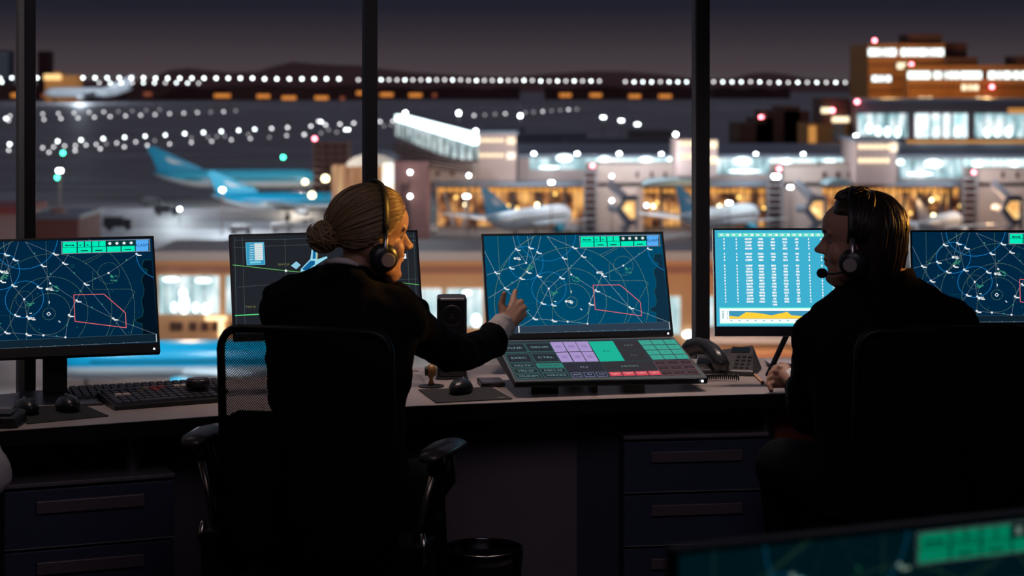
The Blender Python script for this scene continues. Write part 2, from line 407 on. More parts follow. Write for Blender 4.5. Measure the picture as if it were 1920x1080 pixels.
flood(1242, 262, 520, 'small wide lamp on the dark roof left of the right post', k=0.8, heads=2, em=GL[0])
flood(1131, 220, 620, 'leftmost of three wide lamps floating over the dark roofs', k=0.95, heads=2, w=1.0, em=GL[0])
flood(1165, 226, 620, 'middle of three wide lamps floating over the dark roofs', k=0.95, heads=2, w=1.0, em=GL[0])
flood(1195, 233, 620, 'rightmost of three wide lamps floating over the dark roofs', k=0.95, heads=2, w=1.05, em=GL[0])
for x, y, D, l in ((118, 287, 520, 'green lamp above the triple mast lamp at left'), (531, 295, 500, 'lone green lamp on the dark field right of the blue tails'), (107, 333, 322, 'green lamp just under the triple mast lamp at left')):
    runway_light(x, y, D, 0, l, None, 1.5, GREEN)['category'] = 'signal light'
for x, y, D, l in ((590, 260, 520, 'red beacon above the dark gridded building'), (748, 300, 330, 'red beacon on the reddish roof right of the middle post'), (1111, 311, 318, 'red beacon on top of the stair tower left of the right post'), (1427, 220, 440, 'red beacon above the dark buildings right of the right post'), (1607, 191, 397, 'red beacon at the left end of the long pier building'), (1561, 207, 403, 'red beacon beside the small orange windows'), (1860, 163, 452, 'red beacon low on the tall building\'s right wing'), (1640, 76, 462, 'red beacon on the roof corner of the tall building'), (1709, 121, 456, 'red beacon beside the tall building\'s third window strip'), (1461, 317, 300, 'red beacon topping the lamp cluster near the man'), (1826, 323, 318, 'red beacon on the stair tower at right'), (-4, 399, 350, 'red lamp at the left frame edge')):
    o = runway_light(x, y, D, 0, l, None, 1.7, RED, stub=1.6 if x > 700 else None); o['category'] = 'beacon'
# warm lamps inside and in front of the glazing
WG = emat('warm_lamp_globe', (1.0, 0.62, 0.16, 1), 3.2)
WG2 = emat('warm_lamp_globe_bright', (1.0, 0.80, 0.45, 1), 9)
wl = [(970, 390, 0), (1007, 384, 1), (1041, 364, 0), (1047, 387, 1), (1181, 393, 1), (1195, 386, 0), (1349, 392, 1), (1385, 370, 0), (1393, 396, 1), (1530, 402, 1), (1707, 400, 0), (1750, 404, 1), (1746, 375, 1), (1757, 372, 0), (927, 377, 1), (855, 368, 0), (953, 382, 0), (910, 347, 0), (835, 346, 0), (873, 385, 1), (1225, 392, 1), (1232, 380, 0), (1432, 388, 0), (1897, 408, 1), (1800, 385, 0)]
for i, (x, y, b_) in enumerate(wl):
    o = runway_light(x, y, 341, 0, 'warm globe lamp in front of the orange glazed halls', 'warm globe lamps of the terminal', 1.7 if b_ else 1.5, WG2 if b_ else WG)
    o['category'] = 'lamp'
for x, y, s in ((572, 341, 2.3), (610, 335, 3.2), (585, 366, 3.0)):
    o = runway_light(x, y, 330, 0, 'strong warm lamp by the nose of the blue planes', 'warm lamps by the blue planes', s, WG2); o['category'] = 'lamp'

# ================================================================ buildings
BEIGE = mat('beige_render', (0.52, 0.40, 0.36, 1), 0.8, scale=0.2, var=0.15)
PINK = mat('rose_concrete', (0.50, 0.36, 0.34, 1), 0.8, scale=0.15, var=0.2)
GREYR = mat('slate_roof', (0.22, 0.26, 0.33, 1), 0.6, scale=0.1, var=0.2)
DARKB = mat('dark_brown_wall', (0.10, 0.045, 0.035, 1), 0.9, scale=0.1, var=0.3)
VDARK = mat('black_brown_wall', (0.10, 0.040, 0.036, 1), 0.9, scale=0.05, var=0.3)
ORNB = mat('ochre_brick', (0.40, 0.17, 0.05, 1), 0.85, scale=0.3, var=0.2)
PURP = mat('mauve_cladding', (0.24, 0.17, 0.19, 1), 0.7, scale=0.1)
STEEL = mat('lattice_steel', (0.16, 0.14, 0.16, 1), 0.5, 0.5)
FRAME = mat('grey_mullion', (0.30, 0.28, 0.30, 1), 0.5)
COOLW = winmat('cool_lit_glazing', (0.12, 0.22, 0.25, 1), (0.38, 0.60, 0.64, 1), (0.95, 1, 1, 1), 1.25, 0.5, (1, 1, 0.45))
COOLS = winmat('cool_lit_strip', (0.35, 0.55, 0.58, 1), (0.7, 0.9, 0.92, 1), (1, 1, 1, 1), 1.7, 0.25)
ORGL = winmat('orange_lit_glazing', (0.035, 0.012, 0.008, 1), (0.34, 0.12, 0.04, 1), (1.0, 0.50, 0.15, 1), 1.2, 0.32, (1.2, 1, 0.9), .42)
WARMW = winmat('warm_white_window', (1.0, 0.75, 0.50, 1), (1, 0.88, 0.72, 1), (0.95, 1, 1, 1), 1.7, 0.3)
AMBER = emat('amber_window', (1.0, 0.34, 0.07, 1), 0.75)
AMBERB = emat('amber_bright_window', (1.0, 0.58, 0.20, 1), 1.3)
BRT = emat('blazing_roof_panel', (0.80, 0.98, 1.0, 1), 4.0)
WSTR = emat('white_strip_window', (0.93, 1.0, 0.95, 1), 2.3)
WARMS = emat('cream_window', (1.0, 0.80, 0.52, 1), 1.9)

def B(px0, px1, py0, py1, D, dep, py1z=None, mi=0):
    z0 = GZ if py1 is None else Z(py1, D)
    return MB().box(X(px0, D), X(px1, D), D, D+dep, z0, Z(py0, D), mi)
def PN(px0, px1, py0, py1, D, th=0.25):         # thin panel standing proud of a wall whose face is at D
    return MB().box(X(px0, D), X(px1, D), D-th, D+0.02, Z(py1, D), Z(py0, D))
def building(name, label, px, D, group=None, cat='building'):
    return thing(name, label, cat, (X(px, D), D, GZ), group=group)

# --- far dark sheds under the horizon, amber windows
far = [(-60, 231, 156, 2250), (235, 690, 157, 2240), (700, 975, 160, 2330), (1022, 1330, 159, 2300), (1338, 1482, 161, 2420)]
lab = ['long dark shed on the horizon by the left window post', 'long dark shed on the horizon between the left and middle posts', 'dark shed on the horizon just right of the middle post', 'dark shed on the horizon left of the right post', 'low dark shed on the horizon right of the right post']
amb = [(277, 176, 15, 0), (417, 179, 30, 1), (494, 180, 24, 1), (542, 183, 26, 1), (603, 183, 25, 1), (642, 184, 8, 0), (674, 174, 11, 1), (725, 177, 24, 1), (779, 178, 24, 1), (815, 178, 8, 0), (1060, 178, 22, 1), (1117, 178, 22, 1), (1190, 180, 22, 1), (1247, 180, 24, 1), (147, 176, 17, 0), (87, 179, 18, 0), (27, 178, 12, 1)]
for (a, c, y, D), l in zip(far, lab):
    t = building('airfield_shed', l, (a+c)/2, D)
    w = B(a, c, y+9, None, D, 60); part('wall', w, VDARK, t)
    r_ = MB(); n_ = 9
    pts = [(X(a+(c-a)*i/n_, D), Z(y+9-abs(math.sin(i*2.3+a))*7, D)) for i in range(n_+1)]
    prof = [(X(a, D), Z(y+10, D))]+pts+[(X(c, D), Z(y+10, D))]
    r_.prism([(p[0], p[1]) for p in prof], 0, 50, M=frame((1, 0, 0), (0, 0, 1), (0, 1, 0), (0, D+1, 0)))
    part('roof', r_, VDARK, t)
    for x, yy, wd, br in amb:
        if a < x < c: part('window', PN(x-wd/2, x+wd/2, yy-3, yy+4, D, 1.5), AMBER if br else mat('dim_amber_window', (0.2, 0.05, 0.03, 1), 0.8, emit=(1, 0.25, 0.12, 1), es=0.22), t)
t = building('control_pavilion', 'small orange lit building on the horizon right of the left post', 112, 2100)
part('wall', B(84, 143, 141, None, 2100, 30), mat('amber_glow_wall', (0.3, 0.14, 0.05, 1), 0.8, emit=(1, .4, .1, 1), es=0.22), t)  # wall emission stands in for lamp light falling on it
part('window', PN(83, 115, 139, 150, 2098, 2), emat('amber_sign', (1, 0.62, 0.25, 1), 1.5), t)
part('roof', B(100, 113, 134, 141, 2100, 20), ORNB, t)
for x0, x1, y0, l in ((-14, 18, 95, 'grey high-rise at the left frame edge'), (70, 92, 96, 'dark high-rise just right of the left window post')):
    t = building('high_rise', l, x0, 3000)
    part('wall', B(x0, x1, y0, None, 3000, 30), mat('grey_blue_wall', (0.13, 0.14, 0.19, 1), 0.8) if x0 < 0 else VDARK, t)
    if x0 < 0:
        for k in range(5): part('window_band', PN(x0+2, x1-2, y0+6+k*10, y0+10+k*10, 3000, 2), mat('dim_window_band', (0.05, .06, .07, 1), .4, emit=(.4, .5, .6, 1), es=.12), t)

# --- bright roofed pier, left of centre
t = thing('pier_building', 'pier with a blazing white roof running away above the woman\'s head', 'building', (X(800, 400), 400, GZ))
a_ = Vector((X(895, 356), 356, 0)); b_ = Vector((X(745, 560), 560, 0))
zr = -8.9
dirv = (b_-a_).normalized(); nrm = Vector((-dirv.y, dirv.x, 0))       # points to the left-near side
if nrm.y > 0: nrm = -nrm
def pier(z0, z1, o0, o1, m_, nm, ext=0.0):
    A = a_-dirv*ext; Bb = b_+dirv*ext
    q = MB().hexa([A+nrm*o0+Vector((0, 0, z0)), Bb+nrm*o0+Vector((0, 0, z0)), Bb+nrm*o1+Vector((0, 0, z0)), A+nrm*o1+Vector((0, 0, z0))],
                  [A+nrm*o0+Vector((0, 0, z1)), Bb+nrm*o0+Vector((0, 0, z1)), Bb+nrm*o1+Vector((0, 0, z1)), A+nrm*o1+Vector((0, 0, z1))])
    return part(nm, q, m_, t)
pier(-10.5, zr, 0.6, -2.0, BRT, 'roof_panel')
pier(-11.0, -10.5, 0, -4, GREYR, 'roof')
pier(-14.9, -11.02, 0.25, -3.8, winmat('pale_lit_glazing', (0.20, 0.27, 0.28, 1), (0.45, 0.58, 0.58, 1), (0.95, 1, 1, 1), 1.1, 0.35, (1, .4, 1.2)), 'glazing')
pier(GZ, -14.9, 0.0, -3.6, PINK, 'wall')
for k in range(15):
    p = a_.lerp(b_, k/14)
    q = MB().box(-0.25, 0.25, -0.5, 0.0, -14.9, -11.0, M=Matrix.Translation(p+nrm*0.3)@Matrix(((dirv.x, -nrm.x, 0, 0), (dirv.y, -nrm.y, 0, 0), (0, 0, 1, 0), (0, 0, 0, 1))))
    part('column', q, FRAME, t)
# --- reddish hangar roof in front of the pier
t = building('low_hangar', 'reddish dark hangar with sloping ribbed roof below the bright pier', 790, 326)
a_s = MB()
for k in range(5):
    a_s.hexa([P(735+k*3, 268+k*9, 325-k), P(888, 304+k*5, 322-k), P(888, 307+k*5, 321-k), P(737+k*3, 274+k*9, 324-k)],
             [P(735+k*3, 268+k*9, 328-k), P(888, 304+k*5, 325-k), P(888, 307+k*5, 324-k), P(737+k*3, 274+k*9, 327-k)])
part('roof', a_s, DARKB, t)
part('wall', B(738, 802, 303, None, 316, 9), mat('red_brown_wall', (0.26, 0.11, 0.10, 1), 0.85, scale=.2), t)
part('door', PN(752, 768, 345, 430, 316), VDARK, t)
# --- gridded parking block and round canopy by the middle post
t = building('gridded_block', 'dark open gridded block with lit floors left of the middle post', 617, 380)
part('core', B(588, 652, 268, None, 386, 10), DARKB, t)
for k in range(7): part('floor_slab', B(586, 654, 267+k*13, 270+k*13, 380, 8), mat('dull_terracotta', (0.20, 0.09, 0.08, 1), .8), t)
for k in range(5): part('column', B(587+k*16, 589+k*16, 266, None, 379.5, 1), mat('dull_terracotta', (0.20, 0.09, 0.08, 1), .8), t)
t = building('round_hall', 'hall with a pale rounded canopy and glowing orange columns behind the middle post', 690, 340)
cn = MB(); cx_, cz_ = X(697, 340), Z(312, 340)
cn.prism([(cx_+X(960+48, 340)*math.cos(PI*i/16), cz_+2.1*math.sin(PI*i/16)) for i in range(17)], 0, 18, M=frame((1, 0, 0), (0, 0, 1), (0, 1, 0), (0, 340, 0)))
part('canopy_roof', cn, mat('pale_canopy', (0.42, 0.48, 0.56, 1), .5, .1), t, smooth=False)
part('glazing', B(622, 748, 312, None, 346, 6), winmat('amber_hall_glazing', (0.30, 0.10, 0.03, 1), (0.5, 0.22, 0.08, 1), (1, 0.62, 0.28, 1), 0.62, 0.3, (1.6, 1, .2)), t)
for k in range(8): part('column', B(626+k*16, 631+k*16, 308, None, 341, 1.2), mat('tan_column', (0.30, 0.17, 0.11, 1), .8), t)
part('window', PN(718, 740, 306, 425, 340, 0.4), WARMW, t)
# --- beige block right of pier
def win_rows(t, x0, x1, ys, n_, D, m_, h=8, gap=0.25, name='window'):
    for y in ys:
        w = (x1-x0)/n_
        for k in range(n_): part(name, PN(x0+k*w+w*gap/2, x0+(k+1)*w-w*gap/2, y-h/2, y+h/2, D), m_, t)
t = building('beige_block', 'beige block with two rows of small warm windows right of the bright pier', 930, 332)
part('wall', B(897, 968, 250, 340.5, 333, 17), PINK, t)
part('roof', B(895, 972, 246, 251, 332.5, 18), GREYR, t)
win_rows(t, 898, 945, (263, 291), 5, 333, WARMS, 6, .35); win_rows(t, 948, 968, (264, 292), 1, 333, WARMW, 12, .2)
part('annex', B(805, 896, 305, 340.5, 333, 12), BEIGE, t)
for x in (821, 848): part('dark_window', PN(x-3, x+3, 322, 329, 333), DARKB, t)

# --- the long main terminal
TD = 337
t = building('main_terminal', 'long terminal with slate roof, white lit upper strip and orange glazed ground hall', 1300, TD)
zt = Z(290, TD)
part('roof', MB().box(X(972, TD), X(2100, TD), TD, TD+58, zt-0.6, zt), GREYR, t)
part('upper_wall', B(972, 2100, 296, 346, TD+0.6, 50), PINK, t)
part('rear_wall', B(820, 2100, 340, None, TD+12, 6), ORNB, t)
part('canopy_roof', MB().box(X(815, 330), X(2100, 330), 331, TD+12, Z(350, 330), Z(343, 330)), GREYR, t)
for x0, x1, y0, y1, m_ in ((993, 1098, 291, 318, COOLW), (1098, 1302, 290, 303, COOLS), (1340, 1442, 294, 326, COOLW), (1442, 1612, 294, 305, COOLS), (1686, 1805, 298, 334, COOLW), (1805, 2000, 298, 312, COOLS)):
    part('glazing', PN(x0, x1, y0, y1, TD+0.5, 0.3), m_, t)
    for k in range(int((x1-x0)//13)+1): part('mullion', PN(x0+13*k-0.5, x0+13*k+0.5, y0, y1, TD+0.2, 0.2), FRAME, t)
hot = [(1058, 296, 30, 13), (1133, 298, 20, 9), (1211, 299, 24, 9), (1262, 298, 20, 9), (1392, 302, 32, 14), (1474, 302, 20, 9), (1555, 304, 24, 9), (1688, 304, 14, 10), (1750, 307, 34, 14), (1833, 307, 22, 10), (1902, 307, 18, 10), (1030, 314, 40, 5), (1395, 321, 60, 5), (1725, 326, 50, 5)]
for x, y, w, h in hot:
    q = MB(); q.ell((X(x, TD), TD-0.2, Z(y, TD)), (w/2*TD/F, 0.4, h/2*TD/F), 16, 8); part('ceiling_lamp', q, BRT, t, smooth=True)
for x0, x1 in ((820, 1096), (1205, 1330), (1330, 1455), (1540, 1665), (1665, 1812)):
    part('hall_glazing', PN(x0, x1, 352, 432, TD+9, 0.3), ORGL, t)
for k in range(78):
    x = 824+k*13.0
    if 1097 < x < 1204 or 1456 < x < 1540: continue
    q = MB().box(X(x-0.8, TD+5), X(x+0.8, TD+5), TD+5, TD+5.5, GZ, Z(352, TD+5)); part('column', q, PINK if k % 4 == 0 else DARKB, t)
part('cornice_light', PN(822, 1096, 353, 359, TD+8.6, .3), mat('orange_cornice', (.5, .2, .05, 1), .6, emit=(1, .45, .1, 1), es=.9), t)
for x0, x1 in ((1205, 1455), (1540, 1812)): part('cornice_light', PN(x0, x1, 355, 361, TD+8.6, .3), MATS['orange_cornice'], t)
part('wall_block', B(1120, 1206, 308, None, 331, 10), BEIGE, t)
part('wall_block', B(1469, 1542, 312, None, 331, 10), BEIGE, t)
part('wall_block', B(1835, 2000, 316, None, 331, 10), BEIGE, t)
part('wall_block', B(1206, 1330, 306, 336, 331, 8), BEIGE, t)
part('wall_block', B(1542, 1602, 306, 342, 331, 8), BEIGE, t)
for x in (1195, 1222, 1247, 1545, 1570, 1592, 1907, 1880): part('dark_window', PN(x-2.5, x+2.5, 322, 333, 330.9 if x > 1206 and x < 1330 or 1542 < x < 1602 else 331), DARKB, t)
for x0, x1, D_ in ((1208, 1335, 322), (1550, 1600, 322)):
    q = MB(); cx_ = X((x0+x1)/2, D_); w_ = X(960+(x1-x0)/2, D_)
    q.prism([(cx_+w_*math.cos(PI*i/14), Z(348, D_)+1.0*math.sin(PI*i/14)) for i in range(15)], 0, 8, M=frame((1, 0, 0), (0, 0, 1), (0, 1, 0), (0, D_, 0)))
    part('curved_canopy', q, mat('teal_canopy', (0.25, 0.36, 0.40, 1), .5, .1), t)
for xa, ya, xb, yb in ((1700, 360, 1686, 420), (1722, 360, 1745, 415), (1745, 360, 1728, 420), (1772, 362, 1760, 425), (1782, 350, 1780, 430), (836, 360, 850, 425), (962, 358, 965, 430), (1060, 352, 1062, 430), (1100, 350, 1100, 430), (1240, 350, 1240, 430), (1415, 350, 1417, 430), (880, 355, 868, 428), (1010, 360, 1022, 425), (1290, 360, 1278, 428)):
    q = MB(); q.tube([P(xa, ya, 338), P(xb, yb, 338)], .32, n=4); part('strut', q, mat('grey_hall_strut', (.30, .26, .28, 1), .6), t)
t = building('roof_cabin', 'beige cabin with two rows of warm windows rising from the terminal roof near the man', 1643, 325)
part('wall', B(1604, 1680, 264, 345, 325, 14), PINK, t); part('roof', B(1600, 1684, 260, 265, 324.5, 15), GREYR, t)
win_rows(t, 1608, 1668, (275, 301), 6, 325, WARMS, 8, .3); part('window', PN(1668, 1682, 268, 284, 325, .3), WARMW, t)
t = building('roof_cabin', 'narrow cabin with warm windows on the terminal roof beside the right window post', 1290, 326)
part('wall', B(1268, 1345, 262, 330, 326, 12), PINK, t); win_rows(t, 1272, 1302, (269, 293), 3, 326, WARMS, 8, .3); win_rows(t, 1328, 1346, (271, 300), 1, 326, WARMS, 12, .2)

# jet bridges
def jet_bridge(off, label):
    D = 316
    t = thing('jet_bridge', label, 'jet bridge', (X(1180+off, D), D, GZ))
    def bar(pts, r, nm, m_=None):
        q = MB(); q.tube([P(x+off, y, D+dz) for x, y, dz in pts], r, n=4, sq=(1.2, 0.9)); part(nm, q, m_ or mat('jet_bridge_steel', (0.20, 0.20, 0.25, 1), .6, scale=1), t)
    bar([(1143, 344, 4), (1172, 372, 0)], 0.75, 'tunnel'); bar([(1170, 372, 0), (1196, 372, 0)], 0.4, 'cross_beam')
    bar([(1194, 370, 0), (1194, 431, 0)], 0.3, 'column'); bar([(1173, 372, 0), (1162, 388, 0)], 0.35, 'strut')
    bar([(1143, 390, 3), (1160, 393, 0), (1180, 419, 0)], 0.55, 'tunnel'); bar([(1178, 418, 0), (1194, 414, 0)], 0.4, 'cross_beam'); bar([(1180, 419, 0), (1166, 433, 0)], 0.5, 'strut')
    q = MB(); q.prism([(X(x+off, D+2), Z(y, D+2)) for x, y in ((1165, 388), (1174, 377), (1192, 377), (1192, 410), (1178, 414))], 0, 1, M=frame((1, 0, 0), (0, 0, 1), (0, 1, 0), (0, D+2, 0)))
    part('lit_cabin', q, winmat('yellow_cabin_glow', (0.8, 0.35, 0.10, 1), (1, 0.55, 0.18, 1), (1, 0.8, 0.4, 1), 1.25, 0.5), t)
jet_bridge(0, 'steel jet bridge with forked struts left of the right window post')
jet_bridge(352, 'steel jet bridge with forked struts right beside the man\'s forehead')
jet_bridge(720, 'steel jet bridge with forked struts at the right frame edge')
def stair_tower(x0, x1, y0, label, D=328):
    t = thing('stair_tower', label, 'stair tower', (X((x0+x1)/2, D), D, GZ))
    for x in (x0, x1-2):
        for dd in (0, 2.2): part('post', MB().box(X(x, D), X(x+2, D), D+dd, D+dd+.2, GZ, Z(y0, D)), FRAME, t)
    k = 0
    y = y0+4
    while y < 440:
        part('landing', MB().box(X(x0, D), X(x1, D), D, D+2.4, Z(y+2, D), Z(y, D)), FRAME, t); y += 12.5
    part('core', MB().box(X(x0+2, D), X(x1-2, D), D+1.6, D+2.2, GZ, Z(y0+6, D)), VDARK, t)
stair_tower(1095, 1119, 318, 'dark lattice stair tower left of the right post')
stair_tower(1440, 1468, 330, 'dark lattice stair tower between the right post and the man')
stair_tower(1806, 1834, 330, 'dark lattice stair tower right of the man')

# --- tall ochre building top right
t = building('office_tower', 'tall ochre office building with white lit window strips at top right', 1760, 415)
D = 460
part('wall', B(1628, 1772, 82, None, D, 25), ORNB, t); part('plant_room', B(1704, 1766, 64, 82, D+3, 12), DARKB, t)
part('wall', B(1770, 1813, 80, None, D+5, 18), VDARK, t); part('wall', B(1703, 2000, 122, None, D-6, 20), ORNB, t)
part('plant_room', B(1776, 1833, 107, 122, D-3, 12), DARKB, t); part('plant_room', B(1908, 1990, 105, 122, D-3, 12), DARKB, t)
for x0, x1, y0, y1 in ((1628, 1681, 90, 106), (1688, 1770, 90, 106), (1680, 1702, 117, 130), (1634, 1672, 141, 154)): part('dark_band', PN(x0-1, x1+1, y0-1, y1+1, D, .2), VDARK, t)
for y in (121, 146, 169): part('dark_band', PN(1628, 1703, y-1, y+2, D, .25), DARKB, t)
for y in (140, 162): part('dark_band', PN(1703, 1990, y-(8 if y < 150 else 1), y+(8 if y < 150 else 2), D-6, .2), DARKB, t)
for x0, x1 in ((1628, 1647), (1649, 1653), (1657, 1663), (1665, 1680), (1689, 1700), (1702, 1709), (1711, 1719), (1721, 1737), (1740, 1744), (1747, 1753), (1755, 1769)): part('window', PN(x0, x1, 91, 105, D-.2, .3), WSTR, t)
for x0, x1 in ((1682, 1699),): part('window', PN(x0, x1, 118, 129, D-.2, .3), WARMS, t)
for x0, x1 in ((1635, 1647), (1650, 1656), (1660, 1670)): part('window', PN(x0, x1, 142, 153, D-.2, .3), WSTR, t)
for x0, x1 in ((1702, 1744), (1751, 1758), (1760, 1765), (1772, 1776), (1780, 1787), (1790, 1797), (1801, 1840), (1853, 1867), (1871, 1877), (1881, 1895), (1900, 1910), (1914, 1930)): part('window', PN(x0, x1, 134, 148, D-6.2, .3), WSTR, t)
for x0, x1 in ((1803, 1812), (1816, 1822), (1825, 1834)): part('window', PN(x0, x1, 159, 169, D-6, .3), WARMS, t)
for x0, x1 in ((1723, 1728), (1731, 1736), (1740, 1747), (1830, 1838), (1843, 1856)): part('window', PN(x0, x1, 182, 190, D-6, .3), WARMS, t)
# --- lit pier building below the tower
t = building('lit_pier', 'mauve pier building with tall cool lit windows below the ochre tower', 1770, 398)
D = 398
part('wall', B(1606, 2010, 192, None, D, 25), PURP, t); part('roof', B(1605, 2012, 186, 193, D-.6, 26), GREYR, t)
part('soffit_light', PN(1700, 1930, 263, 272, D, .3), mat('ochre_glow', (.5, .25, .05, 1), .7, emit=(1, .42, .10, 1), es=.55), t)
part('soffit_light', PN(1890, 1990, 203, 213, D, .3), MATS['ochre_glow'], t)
for x0, x1 in ((1608, 1701), (1716, 1742), (1747, 1762), (1768, 1781), (1787, 1813), (1828, 1990)): part('window', PN(x0, x1, 213, 258, D, .3), COOLW if x0 in (1608, 1828) else COOLS, t)
for x in list(range(1625, 1700, 18))+list(range(1846, 1985, 19)): part('mullion', PN(x-.8, x+.8, 213, 258, D-.3, .2), FRAME, t)
for x, y in ((1629, 240), (1646, 246), (1663, 247), (1682, 248), (1850, 248), (1868, 247), (1890, 247), (1725, 240), (1795, 246)):
    q = MB(); q.ell((X(x, D), D-.5, Z(y, D)), (5.5*D/F, .3, 9*D/F), 10, 8); part('window_lamp', q, BRT, t, smooth=True)
t = building('orange_annex', 'low orange lit annex left of the cool lit pier windows', 1560, 400)
part('wall', B(1514, 1592, 232, None, 402, 14), ORNB, t); part('upper_wall', B(1540, 1592, 184, 232, 404, 12), DARKB, t)
for x0, x1, y0, y1, m_ in ((1540, 1557, 202, 212, WARMS), (1560, 1602, 219, 229, WARMS)): part('window', PN(x0, min(x1, 1591), y0, y1, 403.5, .4), m_, t)
for x0, x1 in ((1562, 1570), (1573, 1582)):
    for y in (238, 250, 260): part('dark_window', PN(x0, x1, y-4, y+4, 402, .3), mat('blue_grey_pane', (.10, .14, .2, 1), .3), t)
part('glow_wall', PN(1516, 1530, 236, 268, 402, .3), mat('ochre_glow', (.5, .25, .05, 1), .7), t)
t = building('brown_block', 'dark brown roofs between the right post and the orange annex', 1470, 440)
for x0, x1, y0 in ((1385, 1436, 232), (1436, 1518, 208), (1418, 1450, 222), (1470, 1500, 200)): part('wall', B(x0, x1, y0, None, 436, 20), DARKB, t)
# --- dark roofs right of the pier, below the faint lamps
t = building('dark_roofs', 'dark low roofs right of the bright pier and below the three wide lamps', 1150, 470)
for x0, x1, y0, D_ in ((960, 1100, 252, 455), (1060, 1330, 262, 430), (1180, 1260, 245, 480), (905, 985, 240, 470)): part('roof', B(x0, x1, y0, None, D_, 12), mat('dusky_roof', (0.10, 0.10, 0.13, 1), .8, scale=.1), t)
# --- nearer row of buildings seen between the monitors
ND = 190
t = building('near_concourse', 'nearer concourse with peach walls and tall white windows seen between the monitors', 800, ND)
PEACH = mat('peach_wall', (0.72, 0.38, 0.19, 1), .8, scale=.3)
part('wall', B(286, 1545, 488, None, ND, 12), PEACH, t)
part('roof', B(282, 1549, 472, 489, ND-.6, 14), mat('pale_roof_edge', (.55, .5, .5, 1), .6), t)
part('string_course', PN(286, 1545, 498, 512, ND, .3), mat('terracotta', (.45, .2, .13, 1), .8), t)
for x0, x1, ya, yb in ((299, 411, 517, 588), (425, 600, 517, 588), (640, 770, 541, 610), (782, 828, 541, 612), (838, 905, 541, 612), (1180, 1275, 556, 626), (1322, 1338, 556, 645)):
    part('glazing', PN(x0, x1, ya, yb, ND, .3), winmat('cool_hall_glazing', (0.30, 0.48, 0.50, 1), (0.55, 0.72, 0.74, 1), (0.95, 1, 1, 1), 1.15, 0.8, (1, 1, .5)), t)
    for k in range(int((x1-x0)//24)): part('mullion', PN(x0+24*k+12, x0+24*k+13.5, ya, yb, ND-.3, .1), FRAME, t)
for x, y, w, h in ((345, 549, 14, 16), (347, 570, 18, 34), (328, 575, 10, 18), (368, 576, 10, 18), (388, 578, 14, 20), (322, 523, 30, 8), (383, 525, 30, 8), (796, 598, 22, 26), (893, 600, 16, 24), (876, 548, 16, 8), (1290, 626, 22, 14)):
    q = MB(); q.ell((X(x, ND), ND-.5, Z(y, ND)), (w/2*ND/F, .25, h/2*ND/F), 12, 8); part('window_lamp', q, BRT, t, smooth=True)
for x in (331, 362, 384, 405, 440): part('dark_window', PN(x-(12 if x == 331 else 7), x+(12 if x == 331 else 7), 604, 620, ND, .2), DARKB, t)
part('gutter_light', PN(1337, 1545, 632, 641, ND, .3), mat('pale_gutter_glow', (.8, .8, .8, 1), .5, emit=(.9, .95, 1, 1), es=.7), t)
part('wall_light', PN(386, 425, 593, 600, ND, .4), emat('warm_wall_light', (1, .75, .40, 1), 2.0), t); part('wall_light', PN(411, 420, 600, 632, ND, .4), MATS['warm_wall_light'], t)
t = building('low_annex', 'low peach annex with thin pilasters seen under the blue table monitor', 1420, 175)
part('wall', B(1326, 1520, 643, None, 175, 8), PEACH, t); part('roof', B(1322, 1524, 636, 644, 174.5, 9), MATS['pale_roof_edge'], t)
for k in range(14): part('pilaster', PN(1392+k*9, 1395+k*9, 662, 694, 175, .3), mat('rose_pilaster', (.42, .2, .15, 1), .8), t)
t = building('corner_block', 'pinkish block and red roof at the left frame edge behind the left post', 10, 250)
part('wall', B(-60, 33, 400, None, 255, 12), PINK, t); part('roof', B(-70, 40, 390, 402, 254, 14), mat('red_roof', (.35, .08, .08, 1), .8), t)
t = building('brown_hut', 'brown box hut with a pale roof right of the left window post', 110, 262)
part('wall', B(66, 147, 410, None, 262, 14), mat('red_brown_wall', (0.26, 0.11, 0.10, 1), 0.85), t); part('roof', B(60, 150, 403, 411, 261.5, 15), GREYR, t)
part('vent', MB().lathe([(1.0, Z(403, 262)), (1.0, Z(395, 262)), (.5, Z(392, 262))], 10, M=Tr(X(97, 262), 266, 0)), POLEW, t)

